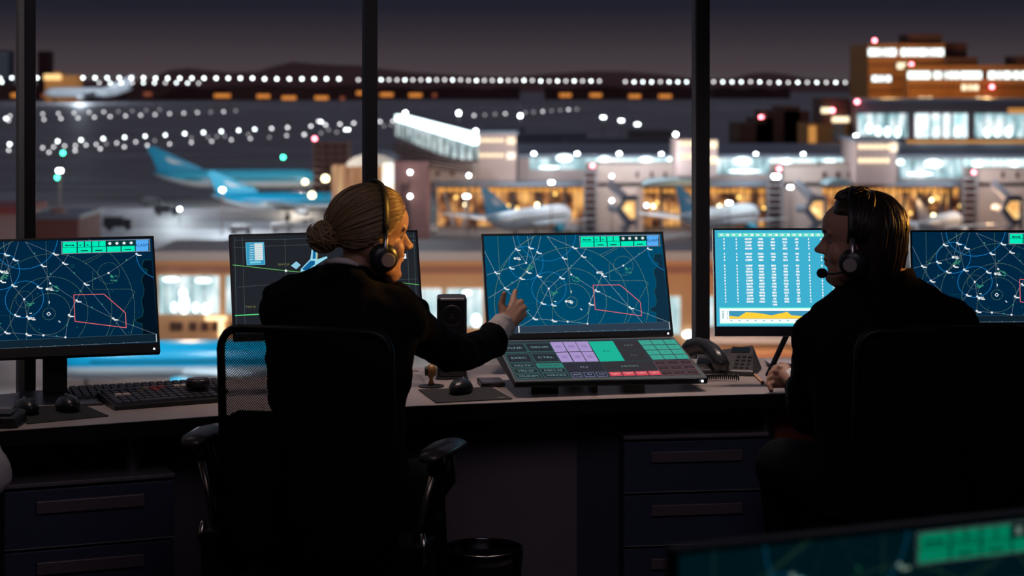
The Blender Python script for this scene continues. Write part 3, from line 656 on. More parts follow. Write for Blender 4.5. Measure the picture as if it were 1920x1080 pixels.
# ================================================================ aeroplanes
BLUE = mat('blue_livery', (0.0, 0.33, 0.58, 1), 0.3, scale=.5, var=.05)
LBLUE = mat('pale_blue_livery', (0.05, 0.45, 0.68, 1), 0.3, scale=.5, var=.05)
WHITEP = mat('white_livery', (0.75, 0.78, 0.82, 1), 0.3, scale=.5, var=.05)
DKG = mat('dark_glass', (0.01, 0.02, 0.03, 1), 0.15)
TYRE = mat('tyre_rubber', (0.02, 0.02, 0.02, 1), .8)
def airplane(pos, yaw, L, label, top, fin, belly=None, group=None):
    """nose along local +X; pos is the ground point under the middle"""
    belly = belly or WHITEP
    R = L*0.058
    t = thing('airplane', label, 'airplane', pos, yaw, group)
    zc = R*2.0
    prof = []
    for i in range(33):
        s = i/32; x = -L/2+L*s
        if s < 0.34: r = R*(0.10+0.90*math.sin(s/0.34*PI/2)**0.9); zo = (R-r)*0.72
        elif s > 0.87: q = (s-0.87)/0.13; r = R*math.sqrt(max(0.001, 1-q**2.1)); zo = -(R-r)*0.25
        else: r = R; zo = 0
        prof.append((x, r, zo))
    a = MB(); n_ = 24; vs = []
    for x, r, zo in prof:
        for j in range(n_):
            an = 2*PI*j/n_; vs.append((x, r*math.cos(an), zc+zo+r*math.sin(an)))
    a.v = vs
    for i in range(32):
        for j in range(n_):
            a.f.append((i*n_+j, (i+1)*n_+j, (i+1)*n_+(j+1) % n_, i*n_+(j+1) % n_))
            am = (j+.5)/n_*2*PI; a.m.append(0 if math.sin(am) > -0.25 else 1)
    a.f.append(tuple(range(n_-1, -1, -1))); a.m.append(0); a.f.append(tuple(32*n_+j for j in range(n_))); a.m.append(0)
    fu = a.build('fuselage', [top, belly], t, smooth=True)
    for sd in (1, -1):
        w = MB(); y = R*.975*sd; w.box(-L*.30, L*.36, y-.03*R, y+.03*R, zc-R*.04, zc+R*.09); w.build('window_strip', mat('blue_black_glass', (.0, .09, .16, 1), .3) if top is BLUE else DKG, fu)
    c = MB()
    for sd in (1, -1):
        c.hexa([(L*.435, R*.72*sd, zc+R*.20), (L*.462, R*.45*sd, zc+R*.16), (L*.462, R*.40*sd, zc+R*.16), (L*.435, R*.60*sd, zc+R*.20)], [(L*.428, R*.70*sd, zc+R*.50), (L*.452, R*.45*sd, zc+R*.44), (L*.452, R*.40*sd, zc+R*.44), (L*.428, R*.60*sd, zc+R*.50)])
    c.build('cockpit_glass', DKG, t)
    def wing(sd, x0, span, c0, c1, sweep, z0, th, dih, nm, m_):
        q = MB(); b_ = [(x0+c0/2, .3*R*sd, z0-th), (x0-c0/2, .3*R*sd, z0-th), (x0-sweep-c1/2, sd*span, z0+dih-th*.2), (x0-sweep+c1/2, sd*span, z0+dih-th*.2)]
        u = [(x0+c0/2-.05*c0, .3*R*sd, z0+th), (x0-c0/2, .3*R*sd, z0+th*.4), (x0-sweep-c1/2, sd*span, z0+dih+th*.1), (x0-sweep+c1/2, sd*span, z0+dih+th*.2)]
        if sd < 0: b_ = b_[::-1]; u = u[::-1]
        q.hexa(b_, u); q.build(nm, m_, t)
    for sd in (1, -1):
        wing(sd, L*.02, L*.46, L*.17, L*.045, L*.17, zc-R*.55, R*.16, R*.9, 'wing', WHITEP)
        wing(sd, -L*.425, L*.17, L*.085, L*.035, L*.07, zc+R*.55, R*.06, R*.35, 'stabilizer', fin)
        e_ = MB(); e_.lathe([(R*.30, -L*.045), (R*.40, -L*.02), (R*.44, L*.02), (R*.38, L*.04), (R*.30, L*.041), (R*.05, L*.03)], 16, M=Tr(L*.07, sd*L*.155, zc-R*.95)@Ry(PI/2)); e_.build('engine', WHITEP if fin is not BLUE else LBLUE, t, smooth=True)
    q = MB(); th = R*.07
    pts = [(-L*.19, zc+R*.92), (-L*.30, zc+R*.4), (-L*.46, zc+R*.5), (-L*.535, zc+L*.190), (-L*.490, zc+L*.195)]
    q.prism(pts, -th, th, M=frame((1, 0, 0), (0, 0, 1), (0, 1, 0))); fo = q.build('tail_fin', fin, t)
    q = MB(); pts = [(-L*.31, zc+L*.090), (-L*.39, zc+L*.095), (-L*.43, zc+L*.125), (-L*.41, zc+L*.128)]
    q.prism(pts, -th*1.1, th*1.1, M=frame((1, 0, 0), (0, 0, 1), (0, 1, 0))); q.build('tail_mark', WHITEP, fo)
    for gx, gy in ((L*.38, 0), (-L*.03, R*1.1), (-L*.03, -R*1.1)):
        q = MB(); q.tube([(gx, gy, R*.3), (gx, gy, zc-R*.8)], R*.07, n=8); 
        for s2 in (-1, 1): q.lathe([(R*.02, -R*.09), (R*.26, -R*.09), (R*.30, 0), (R*.26, R*.09), (R*.02, R*.09)], 14, M=Tr(gx, gy+s2*R*.2, R*.30)@Rx(PI/2))
        q.build('landing_gear', TYRE, t, smooth=True)
    return t
def AP(px, py): D = GD(py); return (X(px, D), D, GZ)
airplane(AP(445, 372), math.radians(4), 36, 'blue airliner with the highest tail fin, tail towards the left', LBLUE, BLUE)
airplane(AP(548, 412), math.radians(4), 29, 'nearer blue airliner whose pale tail rises behind a lamp mast', BLUE, LBLUE)
airplane((2.6, 317.5, GZ), math.radians(62), 29, 'white airliner with a dark blue fin nosing to the hall above the centre monitor', WHITEP, BLUE)
airplane((33.3, 318, GZ), math.radians(60), 30, 'white airliner with a blue fin standing behind the right window post', WHITEP, BLUE)
airplane((68.3, 316, GZ), math.radians(62), 23, 'white airliner with a white fin just right of the man\'s head', WHITEP, WHITEP)
airplane(AP(400, 745), math.radians(183), 27, 'big blue airliner close below, seen under the two left monitors', BLUE, BLUE)
airplane((X(165, 2050), 2050, GZ), math.radians(184), 90, 'distant white airliner parked near the horizon right of the left post', WHITEP, WHITEP)

# ground vehicles on the apron
def truck(px, py, yaw, L, label, body, group=None):
    D = GD(py)
    t = thing('service_truck', label, 'truck', (X(px, D), D, GZ), yaw, group)
    q = MB(); q.box(-L*.5, L*.18, -L*.17, L*.17, L*.12, L*.46); q.build('box_body', body, t, bevel=.05)
    q = MB(); q.hexa([(L*.22, -L*.16, L*.10), (L*.5, -L*.16, L*.10), (L*.5, L*.16, L*.10), (L*.22, L*.16, L*.10)], [(L*.22, -L*.15, L*.40), (L*.40, -L*.15, L*.40), (L*.40, L*.15, L*.40), (L*.22, L*.15, L*.40)]); c = q.build('cab', body, t, bevel=.05)
    q = MB(); q.box(L*.30, L*.455, -L*.162, L*.162, L*.26, L*.36); q.build('cab_window', DKG, c)
    for gx in (-L*.3, L*.34):
        for gy in (-1, 1):
            q = MB(); q.lathe([(L*.02, -.03*L), (L*.08, -.03*L), (L*.08, .03*L), (L*.02, .03*L)], 12, M=Tr(gx, gy*L*.15, L*.08)@Rx(PI/2)); q.build('wheel', TYRE, t)
DK = mat('dark_truck_paint', (.03, .03, .04, 1), .5); WT = mat('white_truck_paint', (.7, .7, .72, 1), .4)
truck(285, 386, .3, 4.2, 'dark service truck left below the blue tail', DK); truck(312, 404, .1, 4.5, 'dark low service truck left of the small apron lamp', DK)
truck(452, 440, 0, 3.5, 'white service truck above the second monitor\'s top edge', WT); truck(528, 436, .2, 3.5, 'white service truck parked near the blue planes', WT)
truck(800, 438, 0, 3.6, 'white service truck right of the woman\'s face', WT); truck(1078, 437, .1, 3.6, 'white service truck behind the centre monitor\'s top edge', WT)
truck(345, 656, .1, 2.0, 'pale car-sized truck below the white windows', WT); truck(385, 657, 0, 2.2, 'bright small truck below the white windows by the chair', WT)
truck(222, 432, 0, 5, 'dark truck on the apron above the left monitor', DK)
# ================================================================ the room
WALLM = mat('dark_wall_paint', (0.055, 0.055, 0.075, 1), 0.9, scale=4)
FLOORM = mat('dark_carpet', (0.035, 0.035, 0.045, 1), 1.0, scale=60, var=.3)
CEILM = mat('dark_ceiling', (0.05, 0.05, 0.06, 1), 0.95, scale=3)
BLACKM = mat('black_anodised_post', (0.010, 0.011, 0.015, 1), 0.45, 0.2, scale=20)
GREYP = mat('grey_post_cover', (0.16, 0.17, 0.19, 1), 0.45, 0.0, scale=20)
Wp = [(-2.75, 5.45), (-1.527, 6.24), (-0.483, 6.72), (0.672, 6.98), (1.90, 7.14), (3.1, 7.18)]      # window line, seen from above
ring = [(-3.1, 5.2), (-3.4, -1.2), (3.6, -1.2), (3.6, 7.16)]
poly = [(-3.1, 5.25)]+Wp[0:]+[(3.6, 7.18), (3.6, -1.2), (-3.1, -1.2)]
q = MB(); q.prism(poly, -0.12, 0.0); struct(q.build('floor', FLOORM))
q = MB(); q.prism(poly, 2.9, 3.0); struct(q.build('ceiling', CEILM))
struct(MB().box(-3.2, -3.1, -1.2, 5.25, 0, 2.9).build('wall_left', WALLM))
struct(MB().box(3.6, 3.7, -1.2, 7.2, 0, 2.9).build('wall_right', WALLM))
struct(MB().box(-3.2, 3.7, -1.3, -1.2, 0, 2.9).build('wall_back', WALLM))
def along(a, b, z0, z1, off0, off1, mi=0, q=None, e0=0, e1=0):
    a = Vector((a[0], a[1], 0)); b = Vector((b[0], b[1], 0)); d = (b-a).normalized(); n = Vector((-d.y, d.x, 0))
    a = a-d*e0; b = b+d*e1
    q = q or MB()
    return q.hexa([a+n*off0+Vector((0, 0, z0)), b+n*off0+Vector((0, 0, z0)), b+n*off1+Vector((0, 0, z0)), a+n*off1+Vector((0, 0, z0))],
                  [a+n*off0+Vector((0, 0, z1)), b+n*off0+Vector((0, 0, z1)), b+n*off1+Vector((0, 0, z1)), a+n*off1+Vector((0, 0, z1))], mi)
q = MB(); h = MB()
for i in range(5):
    along(Wp[i], Wp[i+1], 0.0, 0.60, 0.0, 0.10, q=q); along(Wp[i], Wp[i+1], 2.55, 2.9, 0.0, 0.10, q=h)
along((-3.1, 5.25), Wp[0], 0, 2.9, 0, .1, q=q)
along(Wp[5], (3.6, 7.18), 0, 2.9, 0, .1, q=q)
struct(q.build('wall_front', WALLM)); struct(h.build('trim_1', WALLM))
# glass: clear panes with the faint mirror image that glass gives
gm = bpy.data.materials.new('window_glass'); gm.use_nodes = True; n = gm.node_tree; n.nodes.clear()
o = n.nodes.new('ShaderNodeOutputMaterial'); mx = n.nodes.new('ShaderNodeMixShader'); tr = n.nodes.new('ShaderNodeBsdfTransparent'); gs = n.nodes.new('ShaderNodeBsdfGlossy')
gs.inputs['Roughness'].default_value = 0.0; tr.inputs['Color'].default_value = (0.97, 0.985, 0.99, 1); fr_ = n.nodes.new('ShaderNodeFresnel'); fr_.inputs['IOR'].default_value = 1.25
n.links.new(fr_.outputs[0], mx.inputs[0]); n.links.new(tr.outputs[0], mx.inputs[1]); n.links.new(gs.outputs[0], mx.inputs[2]); n.links.new(mx.outputs[0], o.inputs[0])
for i in range(5):
    w = along(Wp[i], Wp[i+1], 0.60, 2.55, 0.048, 0.052).build('window_%d' % (i+1), gm); struct(w)
    fr = MB(); along(Wp[i], Wp[i+1], 0.60, 0.63, 0.02, 0.08, q=fr); along(Wp[i], Wp[i+1], 2.52, 2.55, 0.02, 0.08, q=fr)
    fr.build('window_frame', BLACKM, w)
for i, (x, y) in enumerate(Wp[0:5]):
    d = (Vector((Wp[i+1][0], Wp[i+1][1], 0))-Vector((Wp[max(i-1, 0)][0], Wp[max(i-1, 0)][1], 0))).normalized()
    M = frame((d.x, d.y, 0), (-d.y, d.x, 0), (0, 0, 1), (x, y, 0))
    wd = (0.030, 0.0185, 0.0240, 0.0265, 0.028)[i]
    q = MB().box(-wd*.9, wd*.9, -.02, .03, .6, 2.9, M=M); p_ = struct(q.build('trim_%d' % (i+2), BLACKM, bevel=.003))
    if i in (0, 1):
        q = MB().box(-wd*.9-(.017 if i == 1 else .006), -wd*.9, -.005, .03, .6, 2.9, M=M); q.build('post_cover_lit_edge', GREYP, p_)
    elif i == 3:
        q = MB().box(-wd*.9-.006, -wd*.9, -.01, .03, .6, 2.9, M=M); q.build('post_cover_lit_edge', GREYP, p_)  # paler strip stands in for the post edge lit from outside

# ================================================================ desk
TOPM = mat('greige_laminate', (0.40, 0.34, 0.33, 1), 0.33, scale=40, var=.08)
EDGEM = mat('black_desk_edge', (0.010, 0.012, 0.018, 1), 0.35, scale=20)
PANELM = mat('desk_panel', (0.21, 0.17, 0.20, 1), 0.85, scale=6)
FR = [(-2.2, 5.0), (-1.9, 5.17), (-1.405, 5.41), (-.838, 5.66), (-.285, 5.826), (.1, 5.92), (.487, 6.00), (.832, 6.06), (1.6, 6.16), (2.6, 6.24)]
BK = [(2.6, 6.95), (1.9, 6.92), (1.2, 6.86), (.663, 6.80), (.05, 6.70), (-.44, 6.55), (-1.05, 6.27), (-1.50, 6.08), (-2.0, 5.80), (-2.45, 5.52)]
t = thing('desk', 'long curved controller desk with a greige top and thick black front edge', 'desk', (0.2, 6.2, 0))
q = MB().prism(FR+BK, 0.735, 0.75); part('worktop', q, TOPM, t)
q = MB()
for i in range(len(FR)-1): along(FR[i], FR[i+1], 0.706, 0.7495, -.006, .03, q=q, e0=.0005, e1=.0005)
part('front_edge', q, EDGEM, t)
q = MB().prism([(x, y+.03) for x, y in FR]+[(x, y-.03) for x, y in BK], 0.708, 0.735); part('underside', q, EDGEM, t)
q = MB()
FP = [(-2.1, 5.45), (-1.6, 5.68), (-.9, 5.95), (-.3, 6.10), (.3, 6.20), (1.0, 6.30), (2.4, 6.42)]
for i in range(len(FP)-1): along(FP[i], FP[i+1], 0.02, 0.707, 0, .02, q=q)
part('modesty_panel', q, PANELM, t)
LEGM = mat('steel_leg', (0.25, 0.25, 0.28, 1), .35, .8)
for x, y in ((-1.10, 5.72), (-2.0, 5.30), (.80, 6.2), (2.35, 6.34), (-.35, 5.98)):
    part('leg', MB().lathe([(.034, 0.0), (.034, .012), (.021, .016), (.021, .706)], 16, M=Tr(x, y, 0)), LEGM, t, smooth=False)
CABM = mat('navy_cabinet', (0.058, 0.068, 0.125, 1), .45, scale=15)
CABT = mat('cabinet_top', (0.22, 0.20, 0.21, 1), .4, scale=15)
HANM = mat('dark_bronze_pull', (0.20, 0.155, 0.18, 1), .45, .3)
LIPM = mat('cabinet_lip', (0.42, 0.38, 0.40, 1), .35, .3)
def drawer_unit(pos, yaw, w, d, h, label, dz):
    t = thing('drawer_cabinet', label, 'cabinet', pos, yaw)
    MB().box(-w/2, w/2, 0.004, d, 0.03, h-.012).build('body', CABM, t, bevel=.002)
    MB().box(-w/2-.003, w/2+.003, -.022, d, h-.012, h).build('top_panel', CABT, t, bevel=.003)
    MB().box(-w/2-.003, w/2+.003, -.0235, -.0215, h-.0035, h+.001).build('edge_strip', LIPM, t)
    for s in (-1, 1):
        for yy in (.06, d-.06): MB().lathe([(.008, -.009), (.015, -.009), (.015, .009), (.008, .009)], 10, M=Tr(s*(w/2-.05), yy, .015)@Ry(PI/2)).build('castor', BLACKM, t)
    z = h-.018
    while z-dz > .03:
        dr = MB().box(-w/2, w/2, -.018, .004, z-dz+.006, z-.003).build('drawer', CABM, t, bevel=.0015)
        MB().box(-w/2, w/2, -.019, -.0185, z-dz+.0055, z-dz+.0085).build('drawer_lip', LIPM, dr)
        MB().box(-w*.32, w*.32, -.030, -.017, z-dz*.40, z-dz*.19).build('handle', HANM, dr, bevel=.003)
        z -= dz
    return t
# left unit: front top edge (25,910)-(312,882), right unit: (1165,815)-(1440,808)
drawer_unit((P(168, 896, 5.62).x, 5.62, 0), math.radians(21), .475, .36, P(168, 896, 5.62).z, 'navy drawer cabinet under the desk at left with two bronze pulls', .172)
drawer_unit((P(1303, 812, 6.14).x, 6.14, 0), math.radians(8), .455, .42, P(1303, 812, 6.14).z, 'navy drawer cabinet under the desk between the two chairs', .165)
struct(MB().box(P(1083, 780, 6.17).x, P(1160, 780, 6.17).x, 6.17, 6.20, 0.0, .705).build('trim_8', mat('navy_infill', (0.045, 0.05, 0.08, 1), .7)))
o_ = MB().box(P(1440, 0, 6.25).x, P(1475, 0, 6.25).x+.14, 6.23, 6.26, 0.0, .70).build('under_desk_panel', mat('red_brown_panel', (0.60, 0.14, 0.10, 1), .7)); tag(o_, 'red-brown upright panel under the desk beside the man\'s knee', 'panel')
# waste bin
BINM = mat('black_bin_metal', (0.03, 0.035, 0.055, 1), .35, .6); CHROME = mat('chrome', (0.55, 0.50, 0.47, 1), .18, 1.0, var=.02)
bx, by = P(905, 1030, 5.75).x, 5.85; bz = P(905, 1025, 5.85).z
t = thing('waste_bin', 'round black waste bin with a metal rim under the desk beside the woman\'s chair', 'bin', (bx, by, 0))
q = MB(); q.lathe([(.085, 0), (.10, .004), (.116, bz-.035), (.116, bz-.034), (.112, bz-.034), (.096, .012), (.0, .010)], 40); q.build('bucket', BINM, t, smooth=True)
q = MB(); n_ = 48; q.lathe([(.1165, bz-.034), (.119, bz-.032), (.119, bz-.002), (.1175, bz), (.1135, bz), (.1125, bz-.003), (.1125, bz-.034)], n_); q.f = q.f[:-2]; q.m = q.m[:-2]; q.build('rim', mat('dark_chrome', (.22, .2, .22, 1), .2, 1.0), t, smooth=True)
# ================================================================ pictures on the monitors
class Page:
    """draws flat marks; coordinates are turned into the unit rectangle of a screen, then onto the panel"""
    def __init__(s, H, w, h): s.H = H; s.w = w; s.h = h; s.q = MB(); s.z = 0.0006; s.mats = []
    def mi(s, m):
        if m not in s.mats: s.mats.append(m)
        return s.mats.index(m)
    def pt(s, x, y):
        u, v = s.H(x, y); return ((u-.5)*s.w, (1-v)*s.h)
    def clip(s, p): return max(-s.w/2, min(s.w/2, p[0])), max(0, min(s.h, p[1]))
    def inside(s, p, e=.0): return -s.w/2-e <= p[0] <= s.w/2+e and -e <= p[1] <= s.h+e
    def poly(s, pts, m, z=0, conv=True):
        ps = [s.clip(s.pt(*p)) if conv else s.clip(p) for p in pts]
        k = len(ps); s.q.add([(p[0], -(s.z+z), p[1]) for p in ps], [tuple(range(k))], s.mi(m))
    def seg(s, a, b, wd, m, z=.0002):       # a,b local
        if not (s.inside(a) and s.inside(b)):
            # clip to the panel
            t0, t1 = 0.0, 1.0
            for k_, lo, hi in ((0, -s.w/2, s.w/2), (1, 0, s.h)):
                d = b[k_]-a[k_]
                if abs(d) < 1e-9:
                    if a[k_] < lo or a[k_] > hi: return
                    continue
                ta, tb = (lo-a[k_])/d, (hi-a[k_])/d
                if ta > tb: ta, tb = tb, ta
                t0 = max(t0, ta); t1 = min(t1, tb)
            if t0 >= t1: return
            a, b = (a[0]+(b[0]-a[0])*t0, a[1]+(b[1]-a[1])*t0), (a[0]+(b[0]-a[0])*t1, a[1]+(b[1]-a[1])*t1)
        dx, dy = b[0]-a[0], b[1]-a[1]; L = math.hypot(dx, dy)
        if L < 1e-7: return
        nx, ny = -dy/L*wd/2, dx/L*wd/2
        y = -(s.z+z)
        s.q.add([(a[0]+nx, y, a[1]+ny), (b[0]+nx, y, b[1]+ny), (b[0]-nx, y, b[1]-ny), (a[0]-nx, y, a[1]-ny)], [(0, 1, 2, 3)], s.mi(m))
    def line(s, pts, wd, m, z=.0002, closed=False):
        ps = [s.pt(*p) for p in pts]
        if closed: ps.append(ps[0])
        for a, b in zip(ps, ps[1:]): s.seg(a, b, wd, m, z)
    def dots(s, pts, wd, m, gap=.0055, on=.0028, z=.0002):
        ps = [s.pt(*p) for p in pts]; acc = 0
        for a, b in zip(ps, ps[1:]):
            L = math.hypot(b[0]-a[0], b[1]-a[1])
            if L < 1e-9: continue
            t = -acc
            while t < L:
                t0, t1 = max(t, 0), min(t+on, L)
                if t1 > t0: s.seg((a[0]+(b[0]-a[0])*t0/L, a[1]+(b[1]-a[1])*t0/L), (a[0]+(b[0]-a[0])*t1/L, a[1]+(b[1]-a[1])*t1/L), wd, m, z)
                t += gap
            acc = (L-(t-gap)) if t > 0 else 0
            acc = acc % gap
    def circle(s, cx, cy, rx, wd, m, dotted=False, a0=0, a1=360, ry=None, n=72):
        ry = ry or rx; k = max(8, int(n*(a1-a0)/360))
        pts = [(cx+rx*math.cos(math.radians(a0+(a1-a0)*i/k)), cy+ry*math.sin(math.radians(a0+(a1-a0)*i/k))) for i in range(k+1)]
        (s.dots if dotted else s.line)(pts, wd, m)
    def disc(s, cx, cy, r, m, z=.0004):
        p = s.pt(cx, cy)
        if not s.inside(p): return
        s.q.add([(p[0]+r*math.cos(2*PI*i/10), -(s.z+z), p[1]+r*math.sin(2*PI*i/10)) for i in range(10)], [tuple(range(10))], s.mi(m))
    def bar(s, x, y, w, h, m, z=.0004, rot=0):   # local size, page position
        p = s.pt(x, y)
        if not s.inside(p, -w/2): return
        c, sn = math.cos(rot), math.sin(rot)
        s.q.add([(p[0]+a*c-b*sn, -(s.z+z), p[1]+a*sn+b*c) for a, b in ((-w/2, -h/2), (w/2, -h/2), (w/2, h/2), (-w/2, h/2))], [(0, 1, 2, 3)], s.mi(m))
    def text(s, st, x, y, size, m, z=.0005, sx=1.0, bold=0.0):
        p = s.pt(x, y); vs, fs = text_mesh(st, size, bold)
        s.q.add([(p[0]+a*sx, -(s.z+z), p[1]+b) for a, b in vs], fs, s.mi(m))
def em(r, g, b, k=1.0): return emat('screen_%d_%d_%d_%d' % (r, g, b, int(k*100)), (lin(r)*k, lin(g)*k, lin(b)*k, 1))

def radar_page(H, w, h, bgc, coast, linec, kind, em=em):
    if kind == 'fore':
        em0 = em
        def em(r, g, b, k=1.0): return em0(int(r*.42), int(g*.50), int(b*.46))
        kind = 'left'; bgc = (0, 40, 56); coast = (4, 20, 34); linec = (45, 62, 74)
    g = Page(H, w, h)
    BGM = em(*bgc); g.poly([(-w/2, 0), (w/2, 0), (w/2, h), (-w/2, h)], BGM, -.0004, conv=False)
    WH = em(235, 240, 240); LN = em(*linec); BL = em(30, 130, 200); DT = em(150, 175, 130) if kind == 'centre' else em(120, 150, 115); GR = em(60, 150, 120); RD = em(245, 110, 115); DGR = em(40, 115, 100)
    g.poly([(1600, 262), (1665, 255), (1760, 900), (1610, 893), (1606, 800), (1560, 785), (1550, 762), (1605, 735), (1612, 690), (1600, 640), (1592, 600), (1608, 560), (1612, 500), (1598, 470), (1588, 430), (1600, 390), (1628, 372), (1634, 345), (1598, 330), (1588, 305)], em(*coast), -.0002)
    g.line([(1665, 258), (1600, 262), (1588, 305), (1598, 330), (1634, 345), (1628, 372), (1600, 390), (1588, 430), (1598, 470), (1612, 500), (1608, 560), (1592, 600), (1600, 640), (1612, 690), (1605, 735), (1550, 762), (1560, 785), (1606, 800), (1610, 893)], .0006, DGR)
    for r in (50, 172, 312, 505, 690): g.circle(852, 705, r, .0011, DT, True)
    for x, y, r in ((650, 580, 68), (1318, 368, 88), (447, 345, 65)): g.circle(x, y, r, .0008, DT, True)
    for l in ([(192, 97), (215, 540)], [(800, 97), (845, 640)], [(1190, 350), (1195, 505), (1500, 505), (1540, 530), (1420, 750), (1345, 900)], [(1110, 270), (1250, 200)], [(1125, 290), (1270, 205)], [(515, 97), (360, 200), (210, 400)], [(680, 725), (680, 980)], [(370, 540), (480, 360)]): g.dots(l, .0009, DT)
    g.line([(440, 712), (520, 712)], .0005, DGR)
    for x, y, r in ((447, 345, 153), (650, 580, 153)): g.circle(x, y, r, .0015, BL)
    g.circle(632, 70, 262, .0015, BL, a0=-10, a1=190, ry=256); g.circle(1765, 195, 228, .0015, BL, a0=100, a1=182)
    for l in ([(75, 235), (170, 430), (255, 575), (510, 852)], [(95, 455), (170, 430), (303, 387), (447, 343)], [(330, 97), (357, 215), (447, 343)], [(515, 97), (475, 200), (447, 343)], [(460, 97), (475, 200), (500, 262), (548, 460), (648, 580), (678, 725)], [(580, 97), (548, 243), (500, 330), (455, 425), (395, 482), (255, 575), (110, 665)],
              [(400, 920), (510, 852), (583, 710), (648, 580), (752, 477), (830, 400), (948, 278), (990, 200)], [(635, 97), (776, 295), (830, 395), (850, 450)], [(635, 97), (868, 198), (948, 278), (1128, 455), (1370, 750), (1490, 900)], [(1128, 455), (1318, 368), (1540, 208)], [(1128, 455), (1068, 595), (1012, 717), (992, 902)],
              [(850, 450), (1068, 595), (1370, 750), (1715, 885)], [(510, 852), (680, 870), (815, 883), (992, 902)], [(1012, 717), (1060, 600)]): g.line(l, .0010, LN)
    nodes = [(170, 430), (255, 575), (303, 387), (357, 215), (475, 200), (548, 243), (447, 343), (455, 425), (395, 482), (548, 460), (648, 580), (752, 477), (776, 295), (868, 198), (948, 278), (850, 450), (583, 710), (678, 725), (510, 852), (680, 870), (815, 883), (992, 902), (1012, 717), (1068, 595), (1128, 455), (1318, 368), (1370, 750), (1540, 208)]
    for i, (x, y) in enumerate(nodes):
        g.disc(x, y, .0034, WH)
        if i not in (6, 10, 15, 20, 21, 25): g.bar(x+24, y+13, .0125, .0034, WH)
        if i not in (6, 10, 15, 20, 21, 25): g.bar(x+14, y+9, .0060, .0030, WH)
    for x, y in ((235, 402), (320, 522), (1195, 655), (1275, 630), (1040, 365), (1460, 258), (1095, 515), (715, 195), (850, 368), (465, 780), (1535, 808), (920, 890), (1000, 800), (1210, 412)): g.disc(x, y, .0024, GR)
    rnd = random.Random(3)
    for x, y in ((480, 385), (880, 492), (690, 625), (1355, 412)):
        for k in range(16): g.bar(x+rnd.uniform(-30, 30)+6, y+rnd.uniform(-26, 26), rnd.uniform(.003, .007), .0022, GR, .0003)
    for x, y in ((450, 538), (755, 535), (1055, 528), (728, 230), (1082, 820), (780, 835), (425, 235), (1500, 870), (1355, 520), (472, 835), (1025, 228)):
        g.bar(x, y, .0045, .0008, DGR); g.bar(x, y, .0008, .0060, DGR)
    g.circle(1022, 308, 13, .0007, DGR)
    for x, y, r in ((850, 608, 1.57), (938, 770, -.8), (705, 698, 0)): g.bar(x, y, .0075, .0028, WH, rot=r)
    for (x, y) in {'centre': [(365, 303), (1105, 432), (820, 697)], 'left': [(845, 497), (478, 350), (712, 742)], 'right': [(845, 497), (462, 340), (712, 742)]}[kind]:
        g.disc(x-18, y, .0042, WH); g.text('88', x+10, y, .0125, WH)
        g.bar(x+22, y+10, .010, .003, WH)
    d = .0058; p = g.pt(850, 705)
    for a, b in (((0, d), (d, 0)), ((d, 0), (0, -d)), ((0, -d), (-d, 0)), ((-d, 0), (0, d))): g.seg((p[0]+a[0], p[1]+a[1]), (p[0]+b[0], p[1]+b[1]), .0020, WH, .0005)
    g.line([(1045, 548), (1288, 545), (1467, 705), (1478, 830), (1063, 770)], .0020, RD, .0005, closed=True)
    # bottom strip
    g.poly([(90, 935), (1760, 883), (1770, 955), (90, 1003)], em(44, 60, 76) if kind == 'centre' else em(14, 34, 48), .0003)
    g.line([(60, 1000), (1760, 948)], .0008, em(110, 125, 140), .0005); g.line([(60, 936), (1722, 884)], .0006, em(80, 105, 120), .0005)
    if kind == 'centre': g.line([(378, 922), (380, 984)], .0034, WH, .0006); g.bar(325, 943, .008, .005, WH, .0006); g.bar(325, 965, .010, .003, WH, .0006)
    g.line([(1722, 884), (1728, 952)], .0022, em(200, 205, 210), .0006)
    for k in range(9): g.bar(690+k*110, 978-k*3.3, .0022, .0018, em(150, 165, 170), .0006)
    # tool bar
    OUT = em(155, 150, 160); TL = em(0, 235, 185); DK_ = em(8, 45, 50); AB = em(85, 170, 245)
    g.poly([(925, 96), (1643, 82), (1652, 188), (932, 204)], OUT, .0006)
    g.poly([(930, 101), (1638, 87), (1647, 184), (936, 199)], DK_, .0008)
    def cell(x0, x1, row, m, pad=2.5):
        def yt(x, r): a = (x-932)/715.0; y0 = 103-a*14; y1 = 198-a*15; return y0+(y1-y0)*r
        r0, r1 = ((0.0, 0.48), (0.52, 1.0), (0, 1))[row]
        g.poly([(x0+pad, yt(x0, r0)), (x1-pad, yt(x1, r0)), (x1-pad+2, yt(x1, r1)), (x0+pad+2, yt(x0, r1))], m, .0010)
    for a, b in ((934, 1052), (1056, 1110), (1114, 1168), (1172, 1228), (1230, 1286)): cell(a, b, 0, TL)
    for a, b in ((934, 1054), (1058, 1172), (1176, 1292), (1296, 1410), (1414, 1526)): cell(a, b, 1, TL)
    for k in range(4): cell(1292+k*58, 1346+k*58, 0, em(15, 60, 65)); g.disc(1319+k*58, 119-k*1.2, .0048, WH, .0013)
    cell(1528, 1636, 2, AB); g.text('ALARM', 1582, 137, .0135, em(20, 60, 120), .0014)
    for x, y, wd in ((993, 132, .018), (1080, 131, .006), (1138, 130, .006), (1115, 178, .022), (1232, 176, .022), (1468, 172, .020)): g.bar(x, y, wd, .0032, DK_, .0014)
    for x in (965, 1022): g.disc(x, 132, .003, DK_, .0014)
    return g

